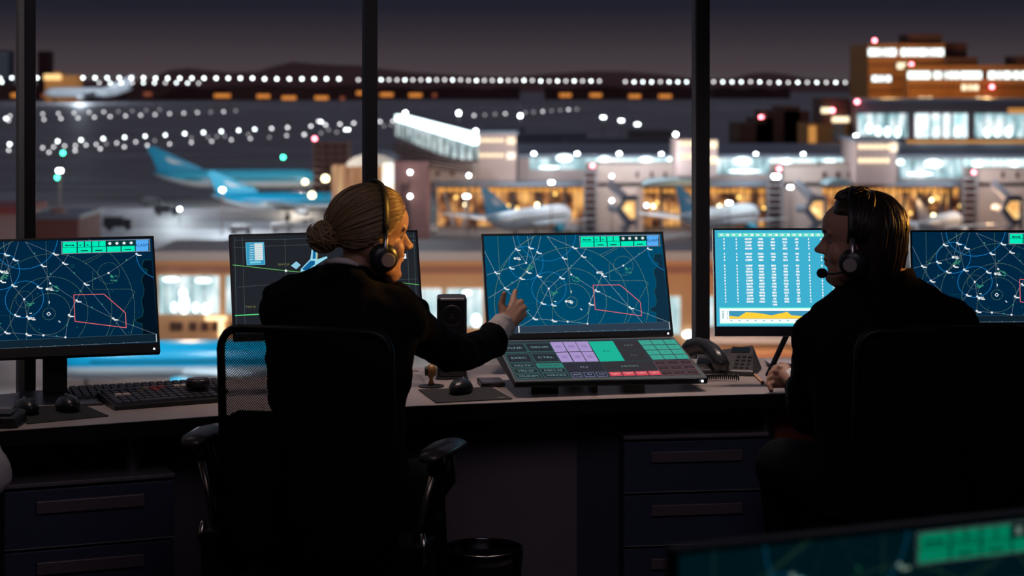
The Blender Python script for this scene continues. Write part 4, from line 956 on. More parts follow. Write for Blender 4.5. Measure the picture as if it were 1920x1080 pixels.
# ---- panel maker: bottom centre, yaw, tilt, width, height come from the picture's perspective
BEZ = mat('monitor_bezel', (0.008, 0.009, 0.012, 1), .35, spec=.4); MSTAND = mat('monitor_stand_black', (0.012, 0.013, 0.018, 1), .4)
PLED = emat('power_light', (.9, .95, 1, 1), 3.0)
def panelM(yaw, tilt):
    return Rz(yaw)@Rx(-tilt)
def monitor(pos, yaw, tilt, w, h, label, page, chin=.022, stand=True, rim=.006, drop=0, desk_z=.75, led=True, strut=False):
    """pos: outer bottom centre of the front face"""
    t = thing('monitor', label, 'monitor', (pos[0], pos[1], desk_z), yaw)
    T = Tr(0, 0, pos[2]-desk_z)@Rx(-tilt)
    q = MB()
    q.box(-w/2, w/2, 0.0, .018, 0, h, M=T)
    q.box(-w*.33, w*.33, .018, .042, h*.18, h*.80, M=T)
    body = q.build('housing', BEZ, t, bevel=.002)
    q = MB()
    for a in ((-w/2, w/2, 0, chin), (-w/2, w/2, h-rim, h), (-w/2, -w/2+rim, chin, h-rim), (w/2-rim, w/2, chin, h-rim)): q.box(a[0], a[1], -.0035, .0, a[2], a[3], M=T)
    q.build('bezel', BEZ, t)
    if page is not None:
        g = page(w-2*rim, h-chin-rim)
        M2 = T@Tr(0, 0, chin)
        g.q.v = [tuple(M2@Vector(v)) for v in g.q.v]
        g.q.build('screen', g.mats, t)
    if led:
        q = MB(); c = T@Vector((w/2-.018, -.004, chin*.35)); q.ell(c, (.0032, .0012, .0032), 10, 6); q.build('power_light', PLED, t)
    if stand:
        zc = h*.45; nb = T@Vector((0, .042, zc))
        ny = nb.y+.035
        q = MB(); q.box(-.036, .036, ny-.012, ny+.016, .012, nb.z+.03); q.build('stand_neck', MSTAND, t, bevel=.004)
        q = MB(); q.box(-.03, .03, nb.y-.01, ny, nb.z-.03, nb.z+.03); q.build('hinge', MSTAND, t)
        q = MB(); q.hexa([(-.13, -.09+ny*.3, 0), (.13, -.09+ny*.3, 0), (.11, ny+.07, 0), (-.11, ny+.07, 0)], [(-.125, -.085+ny*.3, .008), (.125, -.085+ny*.3, .008), (.105, ny+.065, .012), (-.105, ny+.065, .012)]); q.build('stand_foot', mat('satin_black_foot', (.03, .03, .035, 1), .3), t, bevel=.003)
        if strut:
            q = MB(); q.tube([(-.075-.045, ny, .012), (-.015, ny-.01, nb.z-.055)], .0075, n=8, sq=(1, 1.2)); q.build('support_strut', MSTAND, t)
    return t
S4 = [(0, 0), (1, 0), (1, 1), (0, 1)]
HC = homog([(66, 97), (1660, 74), (1738, 962), (117, 998)], S4)
def rp(kind, bgc, coast, linec): return lambda w, h: radar_page(HC, w, h, bgc, coast, linec, kind)
monitor((-1.344, 5.841, .894), .282, .527, .60, .386, 'monitor with a dark blue radar map at left, cut by the frame edge', rp('left', (0, 38, 66), (3, 18, 32), (110, 125, 140)), chin=.030)
monitor((.228, 6.49, .864), .161, .42, .622, .364, 'bright blue radar map monitor that the woman points at', rp('centre', (0, 72, 105), (16, 46, 66), (150, 170, 185)), chin=.018, rim=.007)
monitor((1.593, 6.381, .905), .0, .10, .60, .320, 'monitor with a dark blue radar map at the right frame edge', rp('right', (0, 38, 66), (3, 18, 32), (110, 125, 140)), chin=.022)

def table_page(w, h):
    H = homog([(112, 38), (1466, 38), (1480, 762), (125, 762)], S4); g = Page(H, w, h)
    g.poly([(-w/2, 0), (w/2, 0), (w/2, h), (-w/2, h)], em(62, 175, 208), -.0004, conv=False)
    WH = em(250, 255, 255); TL = em(110, 225, 205)
    g.poly([(134, 60), (1450, 60), (1451, 90), (136, 90)], TL, .0001)
    xs = [180, 270, 358, 447, 537, 625, 712, 800, 890, 980, 1070, 1158, 1247, 1336, 1420]
    ws = [.003, .005, .019, .018, .014, .013, .010, .003, .003, .013, .013, .01, .013, .01, .006]
    for x, wd in zip(xs, ws):
        g.bar(x-18, 74, .010, .004, WH); g.bar(x+28, 74, .008, .006, WH); g.bar(x+45, 75, .0014, .013, em(62, 175, 208))
        rows = [107+24*k for k in range(4)]+[218+24*k for k in range(3)]+[308+22.5*k for k in range(13)]+([600] if x == 537 else [])
        for j, y in enumerate(rows):
            d = (x-180)/1200*0
            f = 1+(0.12 if (j*7+x) % 3 else -.12) if wd > .006 else 1
            nd = max(1, round(wd*f/.0037)); g.text(''.join(str((j*37+int(x)*13+q_*29+j*j) % 10) for q_ in range(nd)), x+(y-100)*.025, y, .0080, WH, sx=.92 if nd > 1 else 1, bold=.00045)
    g.poly([(147, 620), (1458, 620), (1462, 745), (150, 745)], WH, .0001); g.line([(150, 624), (1458, 624)], .0035, em(90, 240, 215), .0003); g.line([(152, 742), (1460, 742)], .0035, em(90, 240, 215), .0003)
    g.poly([(215, 645), (1440, 645), (1443, 706), (217, 706)], em(62, 150, 185), .0003)
    g.poly([(218, 683), (285, 690), (340, 655), (425, 661), (525, 679), (640, 653), (668, 678), (745, 686), (860, 668), (960, 655), (1100, 684), (1250, 660), (1440, 676), (1442, 704), (218, 704)], em(255, 210, 60), .0005)
    for k in range(14): g.bar(232+k*59, 718, .0055, .0030, em(70, 190, 190), .0004)
    for k in range(6): g.bar(204, 648+k*11, .0022, .0022, em(60, 150, 150), .0004)
    for k in range(5): g.bar(172, 650+k*12, .0035, .0035, em(60, 150, 150), .0004)
    return g
monitor((.939, 6.217, .905), .004, .195, .60, .341, 'monitor with a bright blue number table and yellow graph in front of the man', table_page, chin=.030, led=False, strut=True)

def ground_page(w, h):
    H = homog([(45, 92), (1497, 55), (1545, 880), (92, 905)], S4); g = Page(H, w, h)
    g.poly([(-w/2, 0), (w/2, 0), (w/2, h), (-w/2, h)], em(33, 36, 42), -.0004, conv=False)
    GL_ = em(75, 95, 98); WH = em(235, 240, 240); BLs = em(95, 190, 225); GN = em(110, 200, 110); YE = em(120, 120, 75)
    for l in ([(128, 85), (165, 900)], [(455, 110), (480, 880)], [(70, 95), (100, 900)], [(60, 185), (690, 160), (1500, 130)], [(95, 515), (290, 500), (1340, 465), (1510, 462)], [(1425, 60), (1455, 880)], [(1480, 60), (1510, 880)], [(70, 125), (1490, 90)], [(1000, 100), (1040, 880)]): g.line(l, .0009, GL_)
    g.line([(60, 330), (470, 382), (1000, 440), (1360, 490), (1530, 514)], .0016, GN, .0003)
    g.line([(84, 748), (280, 740), (1500, 700)], .0030, em(90, 215, 130), .0003)
    g.poly([(155, 146), (292, 143), (304, 328), (168, 332)], em(55, 150, 190), .0004); g.line([(155, 146), (292, 143), (304, 328), (168, 332)], .0018, BLs, .0006, True)
    g.poly([(220, 152), (284, 150), (290, 290), (226, 293)], em(215, 228, 230), .0006)
    for k in range(7): g.line([(224, 168+k*18), (286, 166+k*18)], .0009, em(120, 160, 180), .0008); g.bar(200, 166+k*20, .013, .0028, em(170, 215, 230), .0008)
    g.poly([(188, 303), (272, 300), (274, 316), (190, 320)], em(120, 205, 225), .0008)
    g.poly([(545, 303), (580, 335), (545, 370), (504, 340)], em(140, 200, 225), .0004)
    g.poly([(665, 195), (705, 192), (705, 290), (780, 262), (790, 275), (700, 335), (640, 420), (580, 420), (580, 370), (655, 285)], em(150, 215, 235), .0004)
    g.poly([(675, 210), (696, 208), (696, 280), (672, 285)], em(15, 95, 150), .0006); g.poly([(655, 300), (690, 300), (690, 330), (625, 385), (590, 370)], em(15, 95, 150), .0006)
    g.line([(712, 200), (708, 300)], .0014, em(230, 200, 110), .0008)
    g.bar(1408, 265, .009, .016, WH, .0004); g.disc(466, 382, .004, WH, .0004)
    g.text('RWY 24', 448, 330, .010, YE, .0004); g.text('TWY B', 200, 680, .010, YE, .0004)
    return g
monitor((-.563, 6.118, .913), .297, .274, .60, .332, 'monitor with a dark grey ground map hidden behind the woman', ground_page, chin=.020, led=False)

# ---- touch console in front of the centre monitor
def console_page(w, h):
    H = homog([(32, 87), (1570, 55), (1860, 405), (205, 440)], S4); g = Page(H, w, h)
    return g
def console():
    A = P(965, 716, 5.97); Bq = P(1327, 708.6, 6.10); C_ = P(1263.5, 632, 6.44); D_ = P(927, 639, 6.31)      # BL BR TR TL of the face
    t = thing('touch_console', 'sloping touch console of coloured keys lying before the centre monitor', 'console', ((A.x+Bq.x)/2, (A.y+Bq.y)/2+.12, .75))
    up = (Bq-A).cross(D_-A).normalized()
    def pt(x, y, off=0.0):
        u, v = Hc(x, y); return (D_*(1-u)+C_*u)*(1-v)+(A*(1-u)+Bq*u)*v+up*off
    Hc = homog([(32, 87), (1570, 55), (1860, 405), (205, 440)], S4)
    th = .030
    lowA, lowB, lowC, lowD = A-Vector((0, 0, th*.62)), Bq-Vector((0, 0, th*.62)), C_-Vector((0, -.01, .05)), D_-Vector((0, -.01, .05))
    q = MB().hexa([lowA, lowB, lowC, lowD], [A, Bq, C_, D_]); part('housing', q, BEZ, t, bevel=.003)
    rim = MB(); 
    def strip(a, b, c, d, off, mi, qq): qq.quad(pt(*a, off), pt(*b, off), pt(*c, off), pt(*d, off), mi)
    q = MB(); mats = []
    def mi(m):
        if m not in mats: mats.append(m)
        return mats.index(m)
    FRM = mat('console_face', (0.07, 0.08, 0.08, 1), .4, emit=(lin(52), lin(58), lin(60), 1), es=.55)
    strip((34, 88), (1568, 57), (1856, 403), (207, 438), .0008, mi(FRM), q)
    strip((60, 96), (1540, 66), (1800, 380), (222, 424), .0012, mi(em(48, 56, 62)), q)
    GL_ = em(52, 108, 100); DKC = em(40, 44, 52); TX = em(120, 160, 155)
    def cell(c, m, outline=None, text=None, tc=None, size=.016, off=.0016):
        x = [c[0], c[2], c[4], c[6]]; y = [c[1], c[3], c[5], c[7]]; cx = sum(x)/4; cy = sum(y)/4
        if outline is not None:
            q.quad(*[pt(a, b_, off) for a, b_ in zip(x, y)], mi(outline))
            k = .0
            ix = []; 
            L = max(x)-min(x)
            fx = 1-10/L*1.0; fy = 1-7/ max(8, (max(y)-min(y)))
            ix = [cx+(a-cx)*fx for a in x]; iy = [cy+(b_-cy)*fy for b_ in y]
            q.quad(*[pt(a, b_, off+.0003) for a, b_ in zip(ix, iy)], mi(m))
        else: q.quad(*[pt(a, b_, off) for a, b_ in zip(x, y)], mi(m))
        if text:
            ex = (pt(cx+50, cy-1, 0)-pt(cx-50, cy+1, 0)).normalized(); ey = up.cross(ex); o_ = pt(cx, cy, off+.0007)
            lines = text.split('\n')
            for li, tx in enumerate(lines):
                vs, fs = text_mesh(tx, size)
                q.add([o_+ex*a+ey*(b_-(li-(len(lines)-1)/2)*size*1.0) for a, b_ in vs], fs, mi(tc or TX))
    cell((95, 118, 275, 115, 320, 188, 118, 192), DKC, GL_, 'PLNR', size=.021)
    cell((285, 112, 497, 107, 540, 182, 324, 187), DKC, GL_, 'GRND', size=.021)
    cell((122, 205, 322, 200, 360, 273, 150, 279), DKC, GL_, 'EXEC', size=.021)
    cell((338, 199, 548, 195, 590, 268, 378, 273), DKC, GL_, 'CTRL', size=.021)
    cell((160, 290, 355, 287, 378, 320, 182, 325), DKC, GL_, 'AKJ-2X', size=.018)
    cell((378, 285, 600, 280, 625, 320, 400, 323), em(48, 120, 110), None, 'RDD-23', em(30, 60, 60), .018)
    cell((185, 335, 390, 331, 410, 366, 205, 371), DKC, GL_, 'VKJ-25', size=.018)
    cell((412, 330, 625, 325, 648, 360, 435, 365), DKC, GL_, 'MSH-25', size=.018)
    cell((212, 380, 415, 375, 438, 411, 230, 417), DKC, GL_, 'MUKSM', size=.018)
    cell((438, 373, 652, 368, 674, 403, 460, 409), DKC, GL_, 'WRCKS', size=.018)
    PU = em(165, 145, 200)
    for c in ((500, 103, 603, 100, 646, 182, 545, 187), (608, 100, 713, 98, 758, 180, 655, 183), (718, 98, 823, 95, 866, 180, 765, 182), (550, 192, 652, 188, 698, 270, 600, 273), (662, 188, 763, 186, 810, 268, 708, 270), (770, 186, 870, 185, 918, 266, 818, 268)):
        cell(c, PU, None, 'TWR\nMAIN\nUNIT', em(75, 60, 100), .0085)
    cell((828, 97, 1038, 92, 1140, 262, 930, 268), em(30, 178, 150), None, 'RX', em(15, 80, 70), .018)
    cell((1055, 97, 1250, 92, 1292, 165, 1098, 171), em(52, 50, 55), None, 'APP', em(95, 105, 110), .020)
    cell((1108, 181, 1297, 176, 1342, 250, 1153, 257), em(52, 50, 55), None, 'PIT', em(80, 85, 92), .020)
    cell((945, 276, 1375, 263, 1418, 341, 990, 353), em(52, 50, 55), None, 'ADMIN', em(110, 135, 130), .018)
    cell((615, 283, 925, 276, 968, 350, 660, 360), em(46, 46, 56), None, 'PLS', em(130, 140, 160), .018)
    for c, tx in (((675, 366, 762, 362, 782, 400, 696, 406), 'AM'), ((785, 362, 870, 360, 892, 398, 805, 402), 'ES'), ((890, 360, 978, 357, 1000, 395, 911, 398)), 'OP') if False else (((675, 366, 762, 362, 782, 400, 696, 406), 'AM'), ((785, 362, 870, 360, 892, 398, 805, 402), 'ES'), ((890, 360, 978, 357, 1000, 395, 911, 398), 'OP')):
        cell(c, em(40, 42, 56), em(120, 120, 160), tx, em(150, 155, 180), .016)
    for k in range(4):
        d = 112*k; e_ = -3.3*k
        cell((1000+d, 359+e_, 1102+d, 356+e_, 1124+d, 391+e_, 1022+d, 396+e_), em(205, 70, 85), None, 'ALARM\nNO.%d' % (k+1), em(250, 205, 205), .0095)
    nt_ = ['1', '2', '3', '4', '5', '6', '7', '8', '9', '*', '0', '#']
    for r in range(4):
        for j in range(3):
            x = 1255+j*109+r*33; y = 88+r*42-j*3
            cell((x, y, x+102, y-3, x+130, y+34, x+28, y+37), em(62, 160, 142), None, nt_[r*3+j], em(25, 85, 80), .011)
    for r in range(3):
        for j in range(3):
            x = 1383+j*112+r*30; y = 264+r*44-j*4
            cell((x, y, x+100, y-3, x+122, y+31, x+22, y+35), em(56, 46, 50), em(120, 72, 76), ['F1', 'F2', 'F3', 'F4', 'F5', 'F6', 'F7', 'F8', 'F9'][r*3+j], em(120, 72, 76), .009)
    q2 = q; s_ = part('touch_screen', q2, mats, t)
    q = MB(); q.ell(P(1317, 714.5, 6.088), (.004, .002, .004), 10, 6); part('power_light', q, PLED, t)
    # feet and underside
    for px, w_ in ((1022, 26), (1115, 6), (1190, 20)):
        c = P(px, 725, 6.05); q = MB(); q.hexa([(c.x-w_*.0016, 6.07, .75), (c.x+w_*.0016, 6.07, .75), (c.x+w_*.0016, 6.33, .75), (c.x-w_*.0016, 6.33, .75)], [(c.x-w_*.0016, 6.07, .775), (c.x+w_*.0016, 6.07, .775), (c.x+w_*.0016, 6.33, .818), (c.x-w_*.0016, 6.33, .818)]); part('foot', q, BEZ, t)
    return t
console()

# ---- blurred monitor in the foreground on a desk of its own
def fore():
    t = thing('desk', 'dark desk in the blurred foreground carrying the nearest monitor', 'desk', (1.0, 2.5, 0))
    part('worktop', MB().box(.1, 1.8, 2.05, 2.85, .72, .75), EDGEM, t)
    for x in (.15, 1.75):
        for y in (2.1, 2.8): part('leg', MB().box(x-.025, x+.025, y-.025, y+.025, 0, .72), LEGM, t)
    def pg(w, h): return radar_page(HC, w, h, (1, 22, 34), (3, 14, 24), (60, 80, 90), 'fore')
    h = .336; yaw = .40
    top = P(1690, 985, 2.3)
    monitor((top.x, top.y-.0, top.z-h), yaw, .0, .60, h, 'out of focus radar monitor closest to the lens at bottom right', pg, chin=.018)
fore()
# ================================================================ things on the desk
DT = .75
def DP(px, py, z=DT): D = (EYE-z)*F/(py-HOR); return Vector((X(px, D), D, z))
PLAST = mat('black_plastic', (0.018, 0.019, 0.023, 1), .32, scale=60); PADM = mat('mouse_mat_cloth', (0.012, 0.012, 0.015, 1), .8, scale=200)
KEYM = mat('key_cap_black', (0.028, 0.030, 0.038, 1), .45); WHM = mat('white_print', (.6, .6, .6, 1), .6)
def pad(c, label):
    t = thing('mouse_pad', label, 'mouse pad', (c[0]+c[1]+c[2]+c[3])/4)
    q = MB(); q.prism([(p.x, p.y) for p in c], DT+.0002, DT+.0032); part('cloth', q, PADM, t, bevel=.001)
    return t
t = pad([DP(817, 756.5), DP(961, 749), DP(922, 727), DP(784, 732)], 'black mouse pad with small white lettering by the woman\'s elbow')
vs, fs = text_mesh('ulgo', .016); c = DP(940, 747); q = MB(); M = Tr(c.x, c.y, DT+.0035)@Rz(.12); q.add([M@Vector((a, b, 0)) for a, b in vs], fs); part('lettering', q, WHM, t)
pad([DP(50, 796), DP(204, 781), DP(150, 757), DP(22, 766)], 'black mouse pad under two mice at left')
def mouse(p, yaw, label, s=1.0, group=None):
    t = thing('computer_mouse', label, 'mouse', (p.x, p.y, DT+.0035), yaw, group)
    q = MB(); n_ = 20; rings = []
    prof = [(0, .90), (.010*s, 1.0), (.020*s, .96), (.030*s, .78), (.036*s, .48), (.0385*s, .12)]
    for z, k in prof:
        for j in range(n_):
            a = 2*PI*j/n_; rings.append((.031*s*k*math.cos(a)*(1+.10*math.sin(a)), .053*s*k*math.sin(a)-(.004*s if z > .02 else 0), z))
    q.v = rings; q.f = [(i*n_+j, i*n_+(j+1) % n_, (i+1)*n_+(j+1) % n_, (i+1)*n_+j) for i in range(5) for j in range(n_)]+[tuple(range(n_-1, -1, -1)), tuple(5*n_+j for j in range(n_))]; q.m = [0]*len(q.f)
    b_ = q.build('shell', PLAST, t, smooth=True); sb = b_.modifiers.new('sub', 'SUBSURF'); sb.levels = 1; sb.render_levels = 2
    q = MB(); q.lathe([(.001, -.0035*s), (.008*s, -.0035*s), (.009*s, 0), (.008*s, .0035*s), (.001, .0035*s)], 16, M=Tr(0, .026*s, .030*s)@Ry(PI/2)); q.build('scroll_wheel', KEYM, t)
    return t
mouse(DP(864, 738), -.25, 'black computer mouse on the lettered pad by the woman\'s arm', 1.15)
mouse(DP(50, 776), .5, 'black mouse nearest the left frame edge on the left pad', 1.12)
mouse(DP(127, 771), .4, 'black mouse with a bright highlight on the left pad, beside the keyboard', 1.15)
def keyboard(p, yaw, w, d, label, cols, rows, colours=None, h=.022):
    t = thing('keyboard', label, 'keyboard', (p.x, p.y, DT), yaw)
    q = MB().hexa([(-w/2, -d/2, .001), (w/2, -d/2, .001), (w/2, d/2, .001), (-w/2, d/2, .001)], [(-w/2, -d/2, h*.45), (w/2, -d/2, h*.45), (w/2, d/2, h*.95), (-w/2, d/2, h*.95)])
    q.build('case', PLAST, t, bevel=.002)
    cw = (w-.012)/cols; rh = (d-.02)/rows
    for j in range(rows):
        i = 0
        while i < cols:
            span = 5 if (j == 0 and 3 <= i <= 3 and cols > 10) else 1
            x0 = -w/2+.006+i*cw; y0 = -d/2+.010+j*rh; zz = h*.45+(y0+d/2)/d*h*.5
            q = MB().hexa([(x0+.0008, y0+.0008, zz), (x0+cw*span-.0008, y0+.0008, zz), (x0+cw*span-.0008, y0+rh-.0008, zz+.001), (x0+.0008, y0+rh-.0008, zz+.001)],
                          [(x0+.003, y0+.003, zz+.008), (x0+cw*span-.003, y0+.003, zz+.008), (x0+cw*span-.003, y0+rh-.003, zz+.009), (x0+.003, y0+rh-.003, zz+.009)])
            m_ = KEYM
            if colours and (i, j) in colours: m_ = colours[(i, j)]
            q.build('key', m_, t)
            i += span
    return t
a0, a1 = DP(118, 750), DP(412, 733)
keyboard((a0+a1)/2+Vector((.01, .03, 0)), math.atan2((a1-a0).y, (a1-a0).x), .47, .155, 'long black keyboard behind the shorter one at left', 19, 5)
WK = mat('cream_key', (.5, .42, .36, 1), .5); RK = mat('red_key', (.35, .03, .03, 1), .5); YK = mat('olive_key', (.25, .2, .06, 1), .5)
b0, b1 = DP(238, 772), DP(400, 756)
KB2 = (b0+b1)/2+Vector((-.05, .105, 0)); KY = math.atan2((b1-b0).y, (b1-b0).x)*.8
keyboard(KB2, KY, .33, .20, 'raised black keyboard with cream and red keys and a black dial on it', 13, 6, {(1, 3): WK, (2, 3): WK, (9, 5): WK, (10, 5): WK, (7, 5): RK, (6, 5): RK, (5, 5): YK, (6, 4): RK, (4, 4): YK}, h=.030)
dp = Tr(KB2.x, KB2.y, 0)@Rz(KY)@Vector((.118, .0, 0))
t = thing('dial_controller', 'black round dial standing on the raised keyboard at left', 'dial', (dp.x, dp.y, DT+.034))
MB().lathe([(.034, 0), (.037, .004), (.037, .022), (.034, .026), (.031, .0265)], 32).build('knob', PLAST, t, smooth=True)
MB().lathe([(.030, .0262), (.030, .0285), (.018, .0288)], 32).build('top_ring', mat('dark_gloss', (.05, .045, .045, 1), .15), t, smooth=True)
c = DP(-8, 806)
t = thing('desk_console', 'black low box on the desk at the left frame edge', 'box', (c.x, c.y+.05, DT)); MB().hexa([(-.10, -.05, .001), (.055, -.03, .001), (.055, .09, .001), (-.10, .09, .001)], [(-.10, -.05, .030), (.045, -.03, .030), (.045, .09, .036), (-.10, .09, .036)]).build('case', PLAST, t, bevel=.004)
MB().box(-.09, .03, -.01, .07, .033, .0375).build('top_plate', KEYM, t)
# external drive
c = DP(920, 726); t = thing('external_drive', 'small dark slab shaped drive lying between the mouse and the touch console', 'drive', (c.x, c.y+.05, DT), .15)
MB().box(-.038, .038, -.055, .055, .001, .015).build('case', PLAST, t, bevel=.004); MB().box(-.034, .034, -.05, .05, .0145, .0158).build('top_plate', mat('brushed_grey', (.16, .14, .15, 1), .35, .6), t, bevel=.0005)
# speaker
c = DP(846, 711); sp = c; t = thing('speaker', 'tall black desk speaker standing between the woman and the centre monitor', 'speaker', (c.x, c.y+.05, DT), .05)
MB().prism([(-.048, -.05), (-.038, -.055), (.038, -.055), (.048, -.05), (.048, .05), (.03, .07), (-.03, .07), (-.048, .05)], .004, .262).build('cabinet', PLAST, t, bevel=.008, segs=3)
MB().box(-.052, .052, -.060, .06, 0, .008).build('base', PLAST, t, bevel=.003)
q = MB(); q.lathe([(.0335, 0), (.034, .004), (.030, .005), (.028, .001), (.012, -.004), (.010, .003), (.001, .004)], 32, M=Tr(0, -.0545, .205)@Rx(PI/2)); q.build('driver', mat('driver_rubber', (.012, .012, .015, 1), .5), t, smooth=True)
q = MB(); q.lathe([(.0185, 0), (.019, .004), (.015, .004), (.010, .0), (.001, .002)], 24, M=Tr(0, -.0545, .125)@Rx(PI/2)); q.build('tweeter', MATS['driver_rubber'], t, smooth=True)
# small desk camera, warm lamp light put into its head and stem colour
c = DP(808, 727); t = thing('desk_camera', 'small round webcam on a flared stand beside the speaker', 'camera', (c.x, c.y+.02, DT))
ORP = mat('warm_lit_plastic', (.30, .15, .05, 1), .4, .2)
MB().lathe([(.040, 0), (.040, .004), (.010, .008)], 28, M=Matrix.Scale(1.0, 4)).build('base', PLAST, t, smooth=False)
MB().lathe([(.012, .006), (.006, .020), (.006, .026), (.010, .034)], 16).build('stem', ORP, t, smooth=True)
q = MB(); q.ell((0, 0, .050), (.018, .020, .021), 20, 12); q.build('camera_head', ORP, t, smooth=True)
q = MB(); q.lathe([(.014, 0), (.015, .008), (.010, .010), (.001, .009)], 20, M=Tr(-.010, -.006, .050)@Ry(-PI/2)); q.build('lens', PLAST, t, smooth=True)
cable = [DP(750, 706, .757), DP(770, 700, .756), DP(785, 699, .757), DP(800, 706, .757)]
q = MB(); q.tube([DP(740, 700, .754), DP(765, 695, .756), DP(785, 696, .760), DP(800, 700, .790)], .0016, n=6); o_ = q.build('cable', PLAST); tag(o_, 'thin black cable looping from behind the woman to the desk camera', 'cable')
# desk phone
c = DP(1385, 703)
py_ = .30
t = thing('desk_phone', 'black desk phone with a number pad behind the touch console\'s right corner', 'phone', (c.x-.005, c.y+.055, DT), -.28)
MB().hexa([(-.125, -.075, .001), (.075, -.075, .001), (.075, .095, .001), (-.145, .095, .001)], [(-.120, -.072, .016), (.072, -.072, .016), (.045, .085, .082), (-.140, .085, .050)]).build('base', mat('phone_plastic', (.045, .042, .045, 1), .38), t, bevel=.006)
sl = math.atan2(.066, .157)
for r in range(4):
    for k in range(3):
        M = Tr(.010+k*.019, -.050+r*.021, .0235+r*.0089)@Rx(sl); q = MB().box(-.0065, .0065, -.006, .006, 0, .004, M=M); q.build('key', PLAST, t)
M = Tr(.012, .050, .0665)@Rx(sl); MB().box(-.032, .028, -.016, .018, 0, .002, M=M).build('display', DKG, t)
q = MB(); pts = [P(*c_) for c_ in ((1284, 672, 6.56), (1287, 660, 6.55), (1297, 651, 6.54), (1311, 648, 6.52), (1326, 651, 6.50), (1338, 660, 6.47), (1347, 672, 6.44), (1352, 685, 6.42), (1352, 696, 6.41))]
q.tube(pts, [.014, .024, .028, .027, .025, .027, .030, .030, .020], n=18, sq=(.95, 1.1))
Mi_ = (Tr(*t.location)@Rz(t.rotation_euler.z)).inverted(); q.v = [tuple(Mi_@Vector(v)) for v in q.v]
q.build('handset', mat('handset_plastic', (.035, .037, .045, 1), .25), t, smooth=True)
# coil cord
q = MB(); pts = []; A_ = DP(1318, 708, .764); B_ = DP(1386, 708, .764); n_ = 19*10
for i in range(n_+1):
    s = i/n_; p = A_.lerp(B_, s)+Vector((0, .03*math.sin(s*PI), 0)); a = 2*PI*i/10; pts.append(p+Vector((0, math.cos(a)*.0085, math.sin(a)*.0085)))
q.tube(pts, .0022, n=6); o_ = q.build('coiled_cord', mat('glossy_cord', (.02, .018, .02, 1), .15), smooth=True); tag(o_, 'black coiled phone cord lying in front of the desk phone', 'cord')
# pencil
a_p, b_p = DP(1414, 701, .755), DP(1430, 717, .755); t = thing('pencil', 'short wooden pencil on the desk beside the man\'s hand', 'pencil', (a_p+b_p)/2)
q = MB(); q.tube([a_p, b_p], .004, n=6); part('barrel', q, mat('pencil_wood', (.75, .42, .22, 1), .5), t)
q = MB(); q.tube([b_p, b_p+(b_p-a_p).normalized()*.006], .0052, n=10); part('end_cap', q, mat('maroon', (.10, .015, .02, 1), .5), t)
# tray-like device behind the hand
c = DP(1452, 690); t = thing('card_tray', 'pale topped slab on the desk behind the man\'s hand', 'tray', (c.x+.01, c.y+.03, DT), .1)
MB().hexa([(-.022, -.04, .001), (.05, -.04, .001), (.05, .04, .001), (-.022, .04, .001)], [(-.030, -.045, .012), (.055, -.045, .012), (.055, .045, .012), (-.030, .045, .012)]).build('body', PLAST, t)
MB().box(-.030, .055, -.045, .045, .0122, .018).build('top_sheet', mat('pale_lilac_sheet', (.50, .47, .55, 1), .4), t, bevel=.002)

# ================================================================ chairs
mm = bpy.data.materials.new('chair_mesh_fabric'); mm.use_nodes = True; n = mm.node_tree; b = n.nodes['Principled BSDF']
b.inputs['Base Color'].default_value = (.004, .0045, .006, 1); b.inputs['Roughness'].default_value = .8; b.inputs['Specular IOR Level'].default_value = .1
t_ = n.nodes.new('ShaderNodeTexCoord'); mp = n.nodes.new('ShaderNodeMapping'); mp.inputs['Rotation'].default_value = (0, math.radians(45), 0); mp.inputs['Scale'].default_value = (200, 200, 200)
sp_ = n.nodes.new('ShaderNodeSeparateXYZ'); n.links.new(t_.outputs['Object'], mp.inputs[0])
def mnode(op, a, b_=None):
    k = n.nodes.new('ShaderNodeMath'); k.operation = op
    for i, v in enumerate((a, b_)):
        if v is None: continue
        if hasattr(v, 'is_linked') or hasattr(v, 'links'): n.links.new(v, k.inputs[i])
        else: k.inputs[i].default_value = v
    return k.outputs[0]
n.links.new(mp.outputs[0], sp_.inputs[0])
fx = mnode('ABSOLUTE', mnode('SUBTRACT', mnode('FRACT', sp_.outputs['X']), .5)); fz = mnode('ABSOLUTE', mnode('SUBTRACT', mnode('FRACT', sp_.outputs['Z']), .5))
n.links.new(mnode('GREATER_THAN', mnode('MAXIMUM', fx, fz), .27), b.inputs['Alpha'])
CHB = mat('black_chair_plastic', (.004, .0045, .006, 1), .45, spec=.25); CHF = mat('black_chair_fabric', (.003, .0035, .0055, 1), .95, scale=300, spec=.08); ARMM = mat('satin_arm_pad', (.05, .045, .045, 1), .28)
ALU = mat('bronze_grey_metal', (.26, .22, .18, 1), .28, .9)
def rrect(w, h, r, n_=6):
    pts = []
    for cx, cz, a0 in ((w/2-r, h-r, 0), (-w/2+r, h-r, 90), (-w/2+r, r, 180), (w/2-r, r, 270)):
        for i in range(n_+1): a = math.radians(a0+90*i/n_); pts.append((cx+r*math.cos(a), cz+r*math.sin(a)))
    return pts
